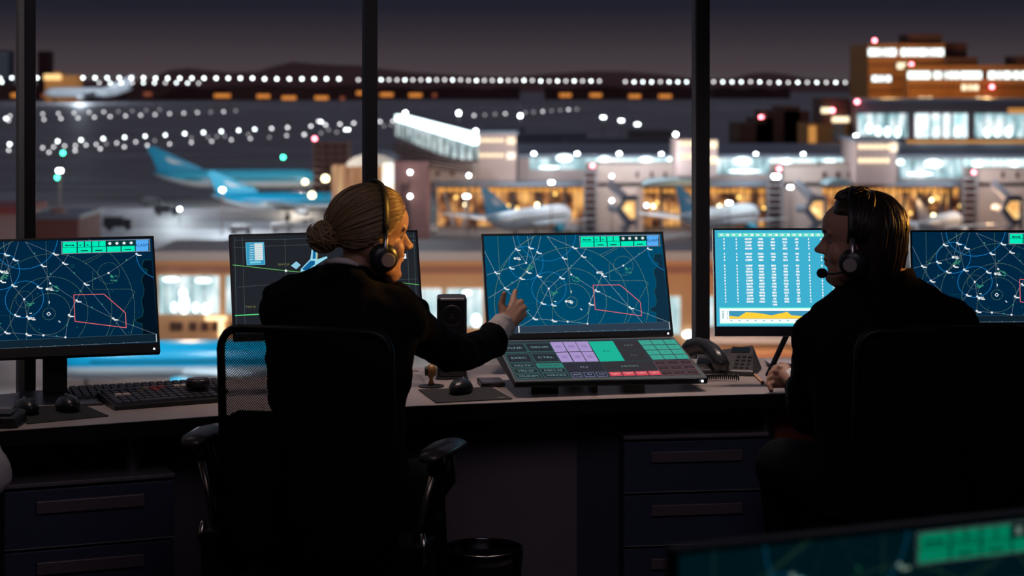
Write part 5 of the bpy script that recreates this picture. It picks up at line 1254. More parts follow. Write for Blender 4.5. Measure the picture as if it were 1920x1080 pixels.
def chair(pos, yaw, z0, w, h, label, armx, armz, tilt=.06, mesh=mm, seat_z=.50, arms=True):
    t = thing('office_chair', label, 'chair', (pos[0], pos[1], 0), yaw)
    T = Tr(0, 0, z0)@Rx(tilt)       # positive leans towards the camera side
    def cv(x, z): return T@Vector((x, -.030*(1-(2*x/w)**2)-.02*math.sin(PI*min(max(z/h, 0), 1)), z))
    pts = rrect(w, h, .055)
    q = MB(); q.tube([cv(x, z) for x, z in pts], .0118, n=8, closed=True, sq=(1.15, .9)); q.build('back_frame', CHB, t, smooth=True)
    q = MB(); NX, NZ = 16, 20
    for j in range(NZ+1):
        for i in range(NX+1):
            z = h*j/NZ; hw = w/2-.004
            if z > h-.055: hw = w/2-.055+math.sqrt(max(0, .055**2-(z-h+.055)**2))
            if z < .055: hw = w/2-.055+math.sqrt(max(0, .055**2-(.055-z)**2))
            q.v.append(tuple(cv(-hw+2*hw*i/NX, z)))
    q.f = [(j*(NX+1)+i, j*(NX+1)+i+1, (j+1)*(NX+1)+i+1, (j+1)*(NX+1)+i) for j in range(NZ) for i in range(NX)]; q.m = [0]*len(q.f)
    q.build('mesh_back', mesh, t, smooth=True)
    q = MB(); q.prism([tuple(p) for p in rrect(w-.03, .63*h, .05)], -.0, .028, M=T@Tr(0, -.018, .012)@Rx(PI/2)); q.build('lower_back_pad', CHF, t, bevel=.008)
    # spine and seat
    q = MB(); q.tube([T@Vector((0, -.06, h*.62)), T@Vector((0, -.085, h*.3)), (0, -.07, z0-.02), (0, .02, seat_z-.07), (0, .16, seat_z-.075)], [.016, .022, .026, .026, .026], n=10, sq=(.7, 1.6)); q.build('spine', CHF, t, smooth=True)
    q = MB(); q.prism([(a, b_) for a, b_ in rrect(.48, .46, .09)], seat_z-.055, seat_z+.02, M=Tr(0, .02, 0)); q.build('seat', CHF, t, bevel=.025, segs=4)
    q = MB(); q.box(-.13, .13, .12, .36, seat_z-.10, seat_z-.056); q.build('tilt_mechanism', CHB, t, bevel=.01)
    q = MB(); q.tube([(.12, .18, seat_z-.085), (.26, .16, seat_z-.095), (.275, .16, seat_z-.12)], .006, n=8); q.ell((.280, .155, seat_z-.135), (.012, .012, .026)); q.build('height_lever', CHB, t, smooth=True)
    q = MB(); q.lathe([(.028, .10), (.028, seat_z-.30), (.014, seat_z-.30), (.014, seat_z-.10)], 20, M=Tr(0, .24, 0)); q.build('gas_lift', CHROME, t, smooth=False)
    for k in range(5):
        a = 2*PI*k/5+.3; e_ = Vector((math.cos(a)*.31, .24+math.sin(a)*.31, .075))
        q = MB(); q.tube([(0, .24, .115), (0+.15*math.cos(a), .24+.15*math.sin(a), .105), e_], [.032, .024, .016], n=8, sq=(.7, 1)); q.build('base_leg', CHB, t, smooth=True)
        q = MB()
        for s in (-1, 1): q.lathe([(.003, -.009), (.026, -.009), (.029, 0), (.026, .009), (.003, .009)], 16, M=Tr(e_.x, e_.y, .029)@Rz(a)@Tr(0, s*.014, 0)@Rx(PI/2))
        q.tube([(e_.x, e_.y, .03), (e_.x, e_.y, .078)], .007, n=8); q.build('castor', CHB, t)
    if arms:
        for s in (-1, 1):
            ax = armx[0] if s < 0 else armx[1]; az = armz[0] if s < 0 else armz[1]; bxx = ax-s*.055
            def ring(xc, yc, zc, rx, rz): return None
            q = MB(); P_ = [(ax-s*.004, -.02, az-.006), (ax, .03, az), (ax+s*.004, .12, az+.001), (ax+s*.004, .20, az-.004), (ax, .245, az-.02)]
            q.tube(P_, [.022, .036, .040, .036, .018], n=18, sq=(.42, 1.0), up=(0, 0, 1)); ap = q.build('armrest_pad', ARMM, t, smooth=True)
            q = MB(); q.tube([(ax, .06, az-.012), (ax-s*.004, .055, az-.045), (ax-s*.008, .05, az-.06)], [.022, .021, .014], n=12); q.build('arm_collar', CHB, t, smooth=True)
            q = MB(); q.tube([(ax-s*.006, .05, az-.05), (bxx, .04, seat_z+.02)], .0095, n=10); q.build('arm_post', ALU, t, smooth=True)
            q = MB(); q.tube([(ax+s*.010, .11, az-.016), (ax+s*.004, .12, az-.08), (bxx+s*.012, .12, seat_z+.10), (bxx, .11, seat_z-.02)], [.016, .022, .018, .02], n=10, sq=(1, 1.3)); q.build('arm_support', CHB, t, smooth=True)
            q = MB(); q.box(min(bxx-s*.07, bxx+s*.03), max(bxx-s*.07, bxx+s*.03), .0, .14, seat_z-.085, seat_z+.035); q.build('arm_bracket', CHB, t, bevel=.012)
            q = MB(); q.tube([(bxx+s*.028, .02, seat_z+.055), (bxx+s*.036, .015, seat_z+.01), (bxx+s*.030, .015, seat_z-.03)], .007, n=10); q.build('adjust_knob', CHROME, t, smooth=True)
    return t
chair((-.512, 5.00), math.radians(-14), .497, .452, .590, 'black mesh back office chair the woman sits on', (-.325, .318), (.785, .775), seat_z=.52)
mm2 = mat('chair_back_fabric', (.005, .0045, .005, 1), .9, scale=200, spec=.1)
chair((1.115, 5.14), math.radians(10), .47, .478, .600, 'black office chair the man sits on at right', (-.30, .33), (.72, .75), mesh=mm2, seat_z=.50, arms=False)
# ================================================================ people
SKIN = mat('skin', (.50, .27, .18, 1), .5, scale=50, var=.08); SKIN2 = mat('skin_tan', (.42, .22, .15, 1), .55, scale=50, var=.08)
SUIT = mat('black_suit_wool', (.0045, .005, .008, 1), .95, scale=120, spec=.12); SUIT2 = mat('black_jacket', (.004, .004, .005, 1), .95, scale=120, spec=.12)
SHIRT = mat('white_shirt_cotton', (.78, .70, .68, 1), .8, scale=100)
TROU = mat('dark_trousers', (.004, .0045, .007, 1), .95, spec=.1)
HAIRB = mat('blonde_hair', (.24, .15, .075, 1), .42, scale=90, var=.35); HAIRD = mat('dark_brown_hair', (.022, .014, .010, 1), .38, scale=90, var=.4)
def loft(q, rings, n_=28, p=2.3, yaw=0):
    """rings: (cx, cy, cz, half width, half depth); superellipse"""
    vs = []
    for cx, cy, cz, a, b_ in rings:
        for j in range(n_):
            t = 2*PI*j/n_; c, s = math.cos(t), math.sin(t)
            x = a*math.copysign(abs(c)**(2/p), c); y = b_*math.copysign(abs(s)**(2/p), s)
            vs.append((cx+x*math.cos(yaw)-y*math.sin(yaw), cy+x*math.sin(yaw)+y*math.cos(yaw), cz))
    k = len(rings)
    fs = [(i*n_+j, i*n_+(j+1) % n_, (i+1)*n_+(j+1) % n_, (i+1)*n_+j) for i in range(k-1) for j in range(n_)]
    fs += [tuple(range(n_-1, -1, -1)), tuple((k-1)*n_+j for j in range(n_))]
    return q.add(vs, fs)
def head_mesh(q, M, female):
    prof = [(.000, .040, .060, .020), (.012, .020, .076, .036), (.030, .000, .081, .046), (.046, -.020, .079, .053), (.058, -.035, .080, .057), (.072, -.055, .081, .061), (.088, -.078, .080, .066), (.104, -.090, .079, .069), (.120, -.098, .077, .072), (.138, -.103, .087, .074), (.155, -.104, .090, .076), (.175, -.100, .088, .075), (.195, -.088, .077, .070), (.212, -.070, .056, .058), (.226, -.045, .024, .036), (.233, -.02, .000, .012)]
    n_ = 28; vs = []
    for z, xb, xf, hw in prof:
        cx = (xb+xf)/2; a = (xf-xb)/2
        for j in range(n_):
            t = 2*PI*j/n_; c, s = math.cos(t), math.sin(t)
            x = cx+a*c; y = hw*math.copysign(abs(s)**.92, s)*(1-.10*max(0, c)*(1 if z < .13 else .3))
            vs.append(M@Vector((x, y, z)))
    k = len(prof)
    q.add(vs, [(i*n_+j, i*n_+(j+1) % n_, (i+1)*n_+(j+1) % n_, (i+1)*n_+j) for i in range(k-1) for j in range(n_)]+[tuple(range(n_-1, -1, -1)), tuple((k-1)*n_+j for j in range(n_))])
    def cp(a, b_, ra, rb): q.cap(M@Vector(a), M@Vector(b_), ra, rb)
    def el_(c, r): q.ell(M@Vector(c), r, 14, 10, M=M.to_3x3().to_4x4())
    cp((.080, 0, .132), (.097, 0, .103), .0065, .0095); cp((.086, 0, .120), (.103, 0, .099), .007, .0085); el_((.101, 0, .0985), (.011, .0095, .0095))
    el_((.087, 0, .101), (.013, .010, .012)); cp((.078, 0, .118), (.090, 0, .102), .010, .010)
    for s in (-1, 1):
        el_((.092, s*.010, .094), (.010, .0065, .007))
        cp((.078, s*.012, .146), (.066, s*.048, .144), .0085, .008)
        el_((.050, s*.038, .090), (.025, .021, .028)); el_((-.004, s*.073, .118), (.017, .008, .031)); el_((.002, s*.073, .100), (.009, .007, .010))
        el_((.020, s*.045, .040), (.032, .014, .020))
    el_((.082, 0, .0745), (.0085, .021, .0048)); el_((.080, 0, .0625), (.0085, .019, .0058)); el_((.080, 0, .083), (.006, .012, .009))
    el_((.071, 0, .026), (.015, .020, .015))
def remesh(o, vox, it=4, f=.5, disp=0, dscale=.08):
    r = o.modifiers.new('remesh', 'REMESH'); r.mode = 'VOXEL'; r.voxel_size = vox; r.use_smooth_shade = True
    if disp:
        tx = bpy.data.textures.new('cloth_folds', 'CLOUDS'); tx.noise_scale = dscale; tx.noise_depth = 1
        d = o.modifiers.new('folds', 'DISPLACE'); d.texture = tx; d.strength = disp; d.mid_level = .5; d.texture_coords = 'LOCAL'
    s = o.modifiers.new('smooth', 'SMOOTH'); s.iterations = it; s.factor = f
def hand_chain(q, pts, rad):
    for i in range(len(pts)-1): q.cap(pts[i], pts[i+1], rad[i], rad[i+1], n=12)
def strand_set(name, M, m_, par, starts, target, C, R, n_pts=12, r0=.0017, lift=.005, seed=1, off=None, sag=0):
    """hair strands lying on an ellipsoid (centre C, radii R) from hairline directions towards a gathering direction"""
    rnd = random.Random(seed); q = MB()
    for s in starts:
        d0 = Vector(s).normalized(); d1 = Vector(target(s) if callable(target) else target).normalized()
        ang = math.acos(max(-1, min(1, d0.dot(d1))))
        if ang < .05: continue
        pts = []; rr = []; ph = rnd.uniform(0, 6.28); wv = rnd.uniform(-.03, .03); lf = rnd.uniform(-.002, lift)
        for i in range(n_pts):
            t = i/(n_pts-1); d = (d0*math.sin((1-t)*ang)+d1*math.sin(t*ang))/math.sin(ang)
            side = d0.cross(d1).normalized(); d = (d+side*(wv*math.sin(t*PI))+Vector((0, 0, -1))*sag*math.sin(t*PI)).normalized()
            k = 1+(lf*(math.sin(t*PI)**.5)+.0010*math.sin(ph+t*9))/.09
            pts.append(M@Vector((C[0]+d.x*R[0]*k*(1-.13*max(0, d.x)), C[1]+d.y*R[1]*k, C[2]+d.z*R[2]*k))); rr.append(r0*(.55+.45*math.sin(PI*(.1+.8*t)))*rnd.uniform(.8, 1.2))
        q.tube(pts, rr, n=5)
    return part(name, q, m_, par, smooth=True)
def headset(M, label, right_side, boom):
    """worn over the crown; M is the head frame"""
    loc = M@Vector((0, 0, 0)); t = thing('headset', label, 'headset', tuple(loc))
    s0 = -1 if right_side else 1
    W = .096; zc = .135; H_ = .120
    pts = []
    for i in range(25):
        a = PI*i/24; pts.append(M@Vector((.004-.012*abs(math.cos(a))*0, W*math.cos(a), zc+H_*math.sin(a)**.85)))
    q = MB(); q.tube(pts, .0062, n=8, sq=(.6, 2.0)); part('headband', q, mat('headband_black', (.012, .012, .015, 1), .42, spec=.3), t, smooth=True)
    for s in (-1, 1):
        q = MB(); q.tube([M@Vector((.004, s*W, zc+.005)), M@Vector((.004, s*(W+.004), .09)), M@Vector((.006, s*(W+.004), .075))], .0045, n=8, sq=(.7, 1.5)); part('side_arm', q, mat('headset_silver', (.35, .33, .33, 1), .25, .9) if s == s0 else MATS['headband_black'], t, smooth=True)
        B = M@Tr(.006, s*(W-.012), .071)@Rx(-s*PI/2)
        q = MB(); q.lathe([(.020, -.008), (.034, -.006), (.0365, .004), (.034, .014), (.020, .019), (.001, .020)], 28, M=B); part('ear_cup', q, PLAST, t, smooth=True)
        B2 = M@Tr(.012, s*(W-.012), .067)@Rx(-s*PI/2)
        q = MB(); q.lathe([(.0175, .017), (.0175, .0235), (.016, .025), (.001, .0252)], 28, M=B2); part('cup_disc', q, mat('grey_cup_disc', (.30, .26, .26, 1), .35), t, smooth=False)
    if boom:
        s = s0; a = Vector((.010, s*(W+.008), .058)); e_ = boom
        pts = [M@a.lerp(e_, i/8)+M.to_3x3()@Vector((0, 0, -.006*math.sin(PI*i/8))) for i in range(9)]
        q = MB(); q.tube(pts, .0030, n=8); part('mic_boom', q, PLAST, t, smooth=True)
        q = MB(); q.ell(M@e_, (.0155, .0145, .0140), 18, 12); part('mic_foam', q, mat('mic_foam_black', (.008, .008, .01, 1), 1.0, bump=.3), t, smooth=True)
    return t

# ---------------------------------------------------------------- the woman
A = math.radians(22); fw = Vector((math.cos(A), math.sin(A), 0)); lf = Vector((-math.sin(A), math.cos(A), 0)); upv = Vector((0, 0, 1))
sc = 1.09
cen = P(694, 420, 5.25)
Mw = Tr(*cen)@frame(fw, lf, upv)@Ry(math.radians(5))@Matrix.Diagonal((sc, sc*1.02, sc*.98, 1))@Tr(.005, 0, -.147)
wr = thing('person', 'woman with a blonde bun in a black suit pointing at the centre monitor', 'person', (-.45, 5.2, 0))
q = MB(); head_mesh(q, Mw, True)
nk = Mw@Vector((-.028, 0, .055)); nb = Vector((-.440, 5.270, 1.165))
q.cap(nk, nb, .048, .052); q.cap(nb, (-.44, 5.22, .80), .075, .11)
q.cap((-.44, 5.24, .85), (-.44, 5.2, .60), .12, .13)
Ls, Rs = Vector((-.600, 5.235, 1.108)), Vector((-.288, 5.225, 1.078))
Re, Rw = P(846, 664, 5.47), P(929, 629, 5.735)
Le, Lw = Vector((-.605, 5.33, .86)), Vector((-.46, 5.50, .79))
q.cap(nb-Vector((0,0,.04)), Ls, .04, .045); q.cap(nb-Vector((0,0,.04)), Rs, .04, .045); q.cap(Rs, Re, .045, .038); q.cap(Re, Rw, .036, .026); q.cap(Ls, Le, .045, .038); q.cap(Le, Lw, .036, .026)
# right hand: palm and five fingers
def H_(px, py, D): return P(px, py, D)
w0 = Rw; w1 = H_(944, 603, 5.765)
q.cap(w0, w1, .026, .026); 
for a, b_, r0, r1 in (((948, 596, 5.77), (961, 571, 5.81), .018, .013), ((955, 598, 5.77), (969, 574, 5.81), .018, .013), ((961, 602, 5.765), (975, 583, 5.80), .017, .013), ((962, 606, 5.76), (976, 595, 5.79), .016, .012)): q.cap(H_(*a), H_(*b_), r0, r1)
hand_chain(q, [H_(961, 570, 5.81), H_(963, 556, 5.845), H_(966, 546, 5.868)], [.0118, .0100, .0082])                   # index
hand_chain(q, [H_(944, 592, 5.77), H_(940, 572, 5.79), H_(945, 551, 5.80)], [.0138, .0112, .0090])                    # thumb
hand_chain(q, [H_(970, 573, 5.81), H_(977, 566, 5.845), H_(972, 573, 5.865), H_(966, 580, 5.855)], [.0118, .0102, .009, .008])     # middle
hand_chain(q, [H_(976, 582, 5.80), H_(983, 577, 5.835), H_(978, 583, 5.855), H_(971, 589, 5.845)], [.0114, .0098, .0086, .008])     # ring
hand_chain(q, [H_(977, 594, 5.79), H_(984, 590, 5.82), H_(979, 595, 5.838), H_(973, 599, 5.83)], [.0104, .0088, .0078, .007])      # little
# left hand in the lap, relaxed
lh = Lw+Vector((.03, .06, -.01))
q.cap(Lw, lh, .026, .024)
for k in range(4):
    dx = Vector((-.024+.016*k, 0, .002*k)); L_ = (.070, .078, .072, .056)[k]
    hand_chain(q, [lh+dx*.7, lh+dx+Vector((.016, L_*.5, -.006)), lh+dx+Vector((.022, L_*.8, -.024))], [.012, .009, .0075])
hand_chain(q, [lh+Vector((-.012, -.02, 0)), lh+Vector((-.042, .012, -.002)), lh+Vector((-.046, .04, -.012))], [.012, .010, .0085])
# legs under the desk
for s, hx in ((-1, -.54), (1, -.36)):
    kn = Vector((hx+.10, 5.68, .555)); an = Vector((hx+.13, 5.78, .11))
    q.cap((hx, 5.24, .60), kn, .088, .060); q.cap(kn, an, .058, .034); q.cap(an, an+Vector((.02, .13, -.055)), .036, .028)
bo = part('body', q, SKIN, wr); remesh(bo, .0034, 6)
q = MB()
ty = math.radians(-14)
loft(q, [(-.455, 5.195, .53, .215, .155), (-.455, 5.195, .62, .205, .145), (-.450, 5.205, .74, .168, .125), (-.447, 5.215, .84, .168, .122), (-.445, 5.225, .94, .184, .126), (-.443, 5.235, 1.03, .194, .124), (-.443, 5.243, 1.09, .190, .112), (-.443, 5.250, 1.135, .150, .098), (-.442, 5.250, 1.170, .104, .088), (-.440, 5.245, 1.200, .078, .084), (-.438, 5.245, 1.222, .066, .076)], yaw=ty)
q.cap(Ls, Ls+Vector((.05, .01, .01)), .070, .072); q.cap(Ls, Le, .068, .054); q.cap(Le, Lw, .054, .046)
q.cap(Rs, Rs-Vector((.07, -.02, -.03)), .066, .080); q.cap(Rs, P(806, 636, 5.36), .066, .060); q.cap(P(806, 636, 5.36), Re, .060, .056); q.cap(Re, P(892, 654, 5.60), .056, .050)
q.tube([P(886, 657, 5.585), P(905, 648, 5.64), P(926, 635, 5.70)], [.048, .047, .048], n=20)
q.ell(P(779, 585, 5.30), (.040, .055, .040))
q.cap(P(700, 534, 5.27), P(754, 572, 5.26), .035, .045); q.cap(P(742, 553, 5.26), P(768, 570, 5.26), .036, .034); q.cap(P(548, 535, 5.24), P(514, 553, 5.24), .034, .033); q.cap(P(600, 517, 5.25), P(530, 553, 5.24), .030, .045)
ja = part('jacket', q, SUIT, wr); remesh(ja, .0055, 3, disp=.022, dscale=.07)
# cuff and collar of the shirt
q = MB(); q.tube([P(915, 644, 5.68), P(930, 628, 5.72), P(946, 605, 5.758)], [.041, .040, .037], n=20); cu = part('shirt_cuff', q, SHIRT, wr); remesh(cu, .004, 3, disp=.010, dscale=.03)
q = MB()
for i in range(1): q.tube([P(608, 492, 5.19), P(630, 488, 5.175), P(652, 490, 5.17), P(672, 497, 5.18)], [.004, .008, .008, .004], n=10, sq=(1, .5))
part('shirt_collar', q, SHIRT, wr, smooth=True)
q = MB()
for s, hx in ((-1, -.54), (1, -.36)):
    kn = Vector((hx+.10, 5.68, .555)); an = Vector((hx+.13, 5.78, .15)); q.cap((hx, 5.20, .60), kn, .105, .074); q.cap(kn, an, .070, .052)
tr_ = part('trousers', q, TROU, wr); remesh(tr_, .008, 4)
for s in (-1, 1):
    q = MB(); q.ell(Mw@Vector((.0605, s*.031, .124)), .0110, 14, 10); part('eye', q, mat('eye_white', (.20, .18, .17, 1), .6, spec=.1), wr, smooth=True)
# hair
Cw = (-.006, 0, .150); Rr = (.106, .086, .094)
q = MB()
n_u, n_v = 40, 26; vs = []
def hair_r(d):      # scale of the hair cap: 0 where the face is
    return 1.0
for i in range(n_v+1):
    th = PI*i/n_v
    for j in range(n_u):
        a = 2*PI*j/n_u; d = Vector((math.sin(th)*math.cos(a), math.sin(th)*math.sin(a), math.cos(th)))
        face = d.x > .42 and d.z < .58-.30*abs(d.y)
        low = d.z < -.55+.0*d.x
        side = (d.x > .22 and d.z < -.12)
        k = 1.0
        if face: k = max(.70, 1.0-(d.x-.42)*2.2-(.0 if d.z > .4 else .06))
        if side or low: k = min(k, .86)
        vs.append(Mw@Vector((Cw[0]+d.x*Rr[0]*k*(1-.13*max(0, d.x)), Cw[1]+d.y*Rr[1]*k, Cw[2]+d.z*Rr[2]*k)))
q.add(vs, [(i*n_u+j, (i+1)*n_u+j, (i+1)*n_u+(j+1) % n_u, i*n_u+(j+1) % n_u) for i in range(n_v) for j in range(n_u)])
hb = part('hair', q, HAIRB, wr, smooth=True)
bund = Vector((-1.0, -.10, -.42)).normalized()
starts = []
rnd = random.Random(5)
for i in range(420):
    f_ = rnd.random()
    sgn = -1 if rnd.random() < .65 else 1
    # hairline: forehead middle -> temple -> front of ear -> nape
    if f_ < .5: t = f_/.5; d = Vector((.80-.10*t, sgn*(.05+.80*t), .68-.34*t))
    elif f_ < .8: t = (f_-.5)/.3; d = Vector((.70-.50*t, sgn*(.85+.12*t), .34-.60*t))
    else: t = (f_-.8)/.2; d = Vector((.20-.80*t, sgn*(.97-.55*t), -.26-.47*t))
    starts.append(d+Vector((rnd.uniform(-.1, .05), rnd.uniform(-.05, .05), rnd.uniform(-.05, .08))))
strand_set('hair_strands', Mw, HAIRB, hb, starts, bund, Cw, (Rr[0]*1.015, Rr[1]*1.015, Rr[2]*1.015), 14, .0021, .006, 3)
bc = Vector((Cw[0]-.120, -.012, Cw[2]-.042))
q = MB(); q.ell(Mw@bc, (.035, .035, .042), 20, 14)
rnd = random.Random(9)
for k in range(70):
    ax = Vector((rnd.gauss(.3, .5), rnd.gauss(0, .6), rnd.gauss(1, .5))).normalized(); u = ax.orthogonal().normalized(); v = ax.cross(u); r = rnd.uniform(.031, .0395); a0 = rnd.uniform(0, 6.28); L_ = rnd.uniform(2.2, 4.5); h_ = rnd.uniform(-.016, .016)
    pts = [Mw@(bc+(u*math.cos(a0+L_*i/11)+v*math.sin(a0+L_*i/11))*math.sqrt(max(1e-5, r*r-h_*h_))+ax*(h_+.005*math.sin(i*.5+k))) for i in range(12)]
    q.tube(pts, [.0035*(.5+.5*math.sin(PI*(.1+.8*i/11))) for i in range(12)], n=6)
part('hair_bun', q, HAIRB, hb, smooth=True)
headset(Mw, 'black headset worn by the blonde woman', True, None)

# ---------------------------------------------------------------- the man
A = math.radians(15); fw = Vector((-math.cos(A), math.sin(A), 0)); lf = Vector((-math.sin(A), -math.cos(A), 0))
cen = P(1612, 431, 5.45); sc = 1.09
Mm = Tr(*cen)@frame(fw, lf, upv)@Ry(math.radians(2))@Matrix.Diagonal((sc, sc*1.02, sc*1.0, 1))@Tr(.005, 0, -.147)
mn = thing('person', 'dark haired man in a black jacket and headset turned towards the left', 'person', (1.02, 5.42, 0))
q = MB(); head_mesh(q, Mm, False)
nk = Mm@Vector((-.035, 0, .055)); nb = Vector((1.020, 5.45, 1.135))
q.cap(nk, nb, .062, .070); q.cap(nk+Vector((0, 0, -.03)), Mm@Vector((.02, 0, .02)), .05, .035); q.cap(nb, (1.02, 5.42, .75), .09, .13); q.cap((1.02, 5.42, .8), (1.03, 5.38, .58), .13, .14)
Ls, Rs = P(1538, 634, 5.42), P(1790, 618, 5.45)
Le, Lw = Vector((.845, 5.62, .765)), Vector((.868, 5.93, .785))
Re, Rw = Vector((1.30, 5.62, .80)), Vector((1.24, 5.90, .79))
for a, b_, r0, r1 in ((nb-Vector((0,0,.07)), Ls, .04, .045), (nb-Vector((0,0,.07)), Rs, .04, .045), (Ls, Le, .052, .042), (Le, Lw, .040, .028), (Rs, Re, .052, .042), (Re, Rw, .040, .028)): q.cap(a, b_, r0, r1)
h0 = P(1474, 703, 6.06)
q.cap(Lw, h0, .028, .026)
for k, (a, b_) in enumerate((((1468, 694), (1462, 689)), ((1464, 701), (1455, 697)), ((1462, 710), (1450, 708)), ((1464, 719), (1451, 719)))): q.cap(P(a[0]+6, a[1], 6.06), P(b_[0], b_[1], 6.07), .015, .012)
fl = [((1461, 688, 6.08), (1452, 690, 6.10), (1447, 700, 6.10)), ((1454, 697, 6.075), (1446, 699, 6.09), (1442, 709, 6.085)), ((1449, 708, 6.07), (1442, 712, 6.08), (1440, 721, 6.07)), ((1450, 719, 6.06), (1444, 724, 6.06), (1446, 731, 6.05))]
for c in fl: hand_chain(q, [P(*c[0]), P(*c[1]), P(*c[2])], [.0110, .0095, .0082])
hand_chain(q, [P(1476, 690, 6.09), P(1466, 684, 6.13), P(1456, 690, 6.14)], [.0130, .0105, .0088])
rh = Rw+Vector((-.02, .07, 0)); q.cap(Rw, rh, .028, .026)
for k in range(4):
    dx = Vector((-.026+.017*k, 0, 0)); L_ = (.072, .08, .075, .058)[k]
    hand_chain(q, [rh+dx*.8, rh+dx+Vector((-.004, L_*.55, .004)), rh+dx+Vector((-.006, L_, -.012))], [.0125, .0095, .008])
hand_chain(q, [rh+Vector((-.015, -.03, 0)), rh+Vector((-.048, .0, -.004)), rh+Vector((-.056, .03, -.010))], [.013, .0105, .009])
lk = Vector((.800, 5.80, .575)); rk = Vector((1.20, 5.86, .57))
for hp, kn in ((Vector((.92, 5.42, .60)), lk), (Vector((1.12, 5.42, .60)), rk)):
    an = kn+Vector((.03, .05, -.47)); q.cap(hp, kn, .092, .065); q.cap(kn, an, .060, .036); q.cap(an, an+Vector((0, .15, -.06)), .038, .032)
bo = part('body', q, SKIN2, mn); remesh(bo, .0036, 5)
q = MB(); ty = math.radians(10)
loft(q, [(1.03, 5.40, .54, .220, .165), (1.03, 5.40, .64, .212, .155), (1.025, 5.41, .76, .196, .142), (1.02, 5.42, .88, .205, .140), (1.018, 5.43, .98, .214, .138), (1.016, 5.435, 1.04, .208, .128), (1.016, 5.44, 1.085, .180, .115), (1.016, 5.447, 1.125, .135, .098), (1.018, 5.452, 1.160, .096, .092), (1.020, 5.455, 1.195, .084, .086)], yaw=ty)
q.cap(Ls, Ls+Vector((.07, .01, .01)), .078, .085); q.cap(Ls, Le, .076, .064); q.cap(Le, Lw, .064, .048); q.cap(Rs, Rs-Vector((.09, 0, -.01)), .076, .088); q.cap(Rs, Re, .074, .062); q.cap(Re, Rw, .062, .048)
q.cap(P(1600, 566, 5.45), P(1545, 597, 5.43), .042, .045); q.cap(P(1715, 552, 5.46), P(1785, 590, 5.46), .048, .048)
q.tube([P(1585, 558, 5.42), P(1610, 545, 5.385), P(1650, 538, 5.37), P(1690, 534, 5.39), P(1712, 540, 5.44)], [.016, .022, .026, .024, .018], n=12)
ja = part('jacket', q, SUIT2, mn); remesh(ja, .006, 4, disp=.020, dscale=.08)
q = MB()
for hp, kn in ((Vector((.92, 5.40, .60)), lk), (Vector((1.12, 5.40, .60)), rk)):
    an = kn+Vector((.03, .05, -.43)); q.cap(hp, kn, .115, .088); q.cap(kn, an, .082, .058)
tr_ = part('trousers', q, TROU, mn); remesh(tr_, .008, 4)
q = MB(); q.cap(Lw+Vector((.005, .012, .0)), h0+Vector((.018, -.035, -.002)), .033, .031); part('shirt_cuff', q, SHIRT, mn, smooth=True)
for s in (-1, 1):
    q = MB(); q.ell(Mm@Vector((.0605, s*.031, .124)), .0110, 14, 10); part('eye', q, MATS['eye_white'], mn, smooth=True)
    q = MB(); q.tube([Mm@Vector((.086, s*.012, .143)), Mm@Vector((.083, s*.030, .148)), Mm@Vector((.070, s*.048, .143))], [.0035, .0045, .002], n=6); part('eyebrow', q, HAIRD, mn, smooth=True)
Cm = (-.008, 0, .150); Rm = (.112, .091, .098)
q = MB(); vs = []
for i in range(n_v+1):
    th = PI*i/n_v
    for j in range(n_u):
        a = 2*PI*j/n_u; d = Vector((math.sin(th)*math.cos(a), math.sin(th)*math.sin(a), math.cos(th)))
        k = 1.0; hl = .50-.12*abs(d.y)
        if d.x > .28 and d.z < hl: k = .68
        elif d.x > .28: k = 1-.5*max(0, d.x-.55)
        elif d.x > .02 and d.z < -.25: k = .80
        if d.z < -.3 and d.x < 0: k = 1.0+.10*(-d.z)
        vs.append(Mm@Vector((Cm[0]+d.x*Rm[0]*k*(1-.17*max(0, d.x)), Cm[1]+d.y*Rm[1]*k, Cm[2]+d.z*Rm[2]*k-(0.16*max(0, -d.z-.35) if d.x < -.05 else 0))))
q.add(vs, [(i*n_u+j, (i+1)*n_u+j, (i+1)*n_u+(j+1) % n_u, i*n_u+(j+1) % n_u) for i in range(n_v) for j in range(n_u)])
hb = part('hair', q, HAIRD, mn, smooth=True)
rnd = random.Random(11); starts = []; ends = {}
q = MB()
for k in range(700):
    a = rnd.uniform(-PI, PI); cr_ = Vector((-.25, rnd.uniform(-.1, .1), 1)).normalized()
    # strands fall from the crown to the hairline / nape
    bx_ = math.cos(a); by_ = math.sin(a)
    zl = .80 if bx_ > .30 else (-.30 if bx_ > -.2 else -.92)
    t0 = rnd.uniform(0, .6); t1 = min(1, t0+rnd.uniform(.35, .7))
    end = Vector((bx_*math.sqrt(1-zl*zl*.9), by_*math.sqrt(1-zl*zl*.9), zl)).normalized()
    ang = math.acos(max(-1, min(1, cr_.dot(end))));
    if ang < .1: continue
    pts = []; lf_ = rnd.uniform(0, .007)
    for i in range(8):
        t = t0+(t1-t0)*i/7; d = (cr_*math.sin((1-t)*ang)+end*math.sin(t*ang))/math.sin(ang); kk = 1+(lf_*math.sin(PI*i/7)+.001)/.09
        if d.z < -.3 and d.x < 0: kk += .10*(-d.z)
        pts.append(Mm@Vector((Cm[0]+d.x*Rm[0]*kk*(1-.17*max(0, d.x)), Cm[1]+d.y*Rm[1]*kk, Cm[2]+d.z*Rm[2]*kk-(0.16*max(0, -d.z-.35) if d.x < -.05 else 0))))
    q.tube(pts, [.0022*(.4+.6*math.sin(PI*(.12+.8*i/7))) for i in range(8)], n=5)
part('hair_strands', q, HAIRD, hb, smooth=True)
headset(Mm, 'black headset with a foam tipped microphone worn by the man', False, Vector((.088, .050, .043)))

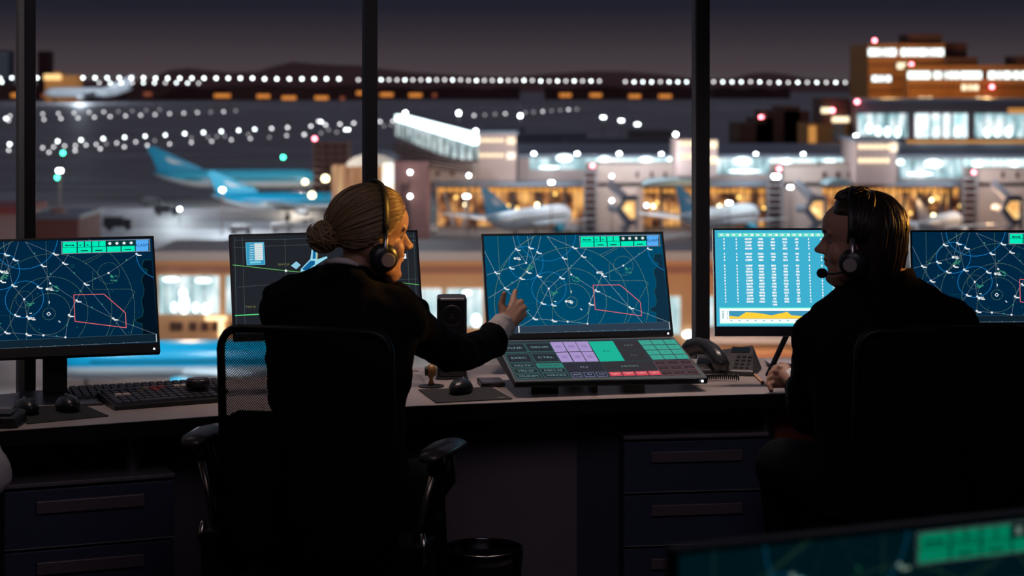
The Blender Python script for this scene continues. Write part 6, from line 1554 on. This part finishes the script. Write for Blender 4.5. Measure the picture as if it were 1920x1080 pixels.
# ---------------------------------------------------------------- third person, only the sleeve shows
th_ = thing('person', 'person cut off by the left frame edge with a pale shirt sleeve', 'person', (-1.62, 4.90, 0))
q = MB(); sh = Vector((-1.47, 4.92, 1.10)); eb = Vector((-1.315, 4.90, .735)); wt = Vector((-1.50, 5.22, .795)); sh2 = Vector((-1.83, 4.94, 1.10))
q.cap((-1.65, 4.95, 1.42), (-1.65, 4.94, 1.38), .085, .08); q.cap((-1.65, 4.95, 1.33), (-1.65, 4.92, 1.14), .055, .065); q.cap((-1.65, 4.92, 1.12), (-1.65, 4.88, .62), .12, .13)
q.cap(sh, eb, .045, .04); q.cap(eb, wt, .038, .028); q.cap(sh2, (-1.9, 5.0, .80), .045, .04); q.cap((-1.9, 5.0, .80), (-1.78, 5.2, .79), .036, .028)
for b0_ in (wt, Vector((-1.78, 5.2, .79))):
    c_ = b0_+Vector((-.01, .05, .0)); q.cap(b0_, c_, .026, .024)
    for k in range(4): hand_chain(q, [c_+Vector((-.024+.016*k, 0, 0)), c_+Vector((-.028+.017*k, .04, .004)), c_+Vector((-.03+.017*k, .07, -.012))], [.012, .009, .008])
    hand_chain(q, [c_+Vector((.015, -.03, 0)), c_+Vector((.042, .0, -.004))], [.012, .009])
for s in (-.1, .1): q.cap((-1.65+s, 4.90, .58), (-1.65+s*1.2, 5.15, .56), .09, .07); q.cap((-1.65+s*1.2, 5.15, .56), (-1.65+s*1.2, 5.12, .1), .06, .04); q.cap((-1.65+s*1.2, 5.12, .1), (-1.65+s*1.2, 5.24, .035), .04, .03)
bo = part('body', q, SKIN2, th_); remesh(bo, .005, 3)
q = MB(); loft(q, [(-1.65, 4.89, .56, .17, .14), (-1.65, 4.90, .75, .17, .13), (-1.65, 4.92, .98, .20, .13), (-1.65, 4.93, 1.10, .18, .11), (-1.65, 4.935, 1.18, .09, .08)])
q.cap(sh, eb, .070, .072); q.cap(eb+Vector((0, 0, .01)), wt, .072, .045); q.cap(sh2, (-1.9, 5.0, .80), .07, .06); q.cap((-1.9, 5.0, .80), (-1.79, 5.17, .79), .06, .045)
sj = part('shirt', q, SHIRT, th_); remesh(sj, .007, 4, disp=.015)
q = MB()
for s in (-.1, .1): q.cap((-1.65+s, 4.88, .57), (-1.65+s*1.2, 5.13, .55), .10, .08); q.cap((-1.65+s*1.2, 5.13, .55), (-1.65+s*1.2, 5.11, .14), .07, .055)
tr_ = part('trousers', q, TROU, th_); remesh(tr_, .01, 3)
q = MB(); q.ell((-1.65, 4.93, 1.45), (.09, .10, .10)); part('hair', q, HAIRD, th_, smooth=True)
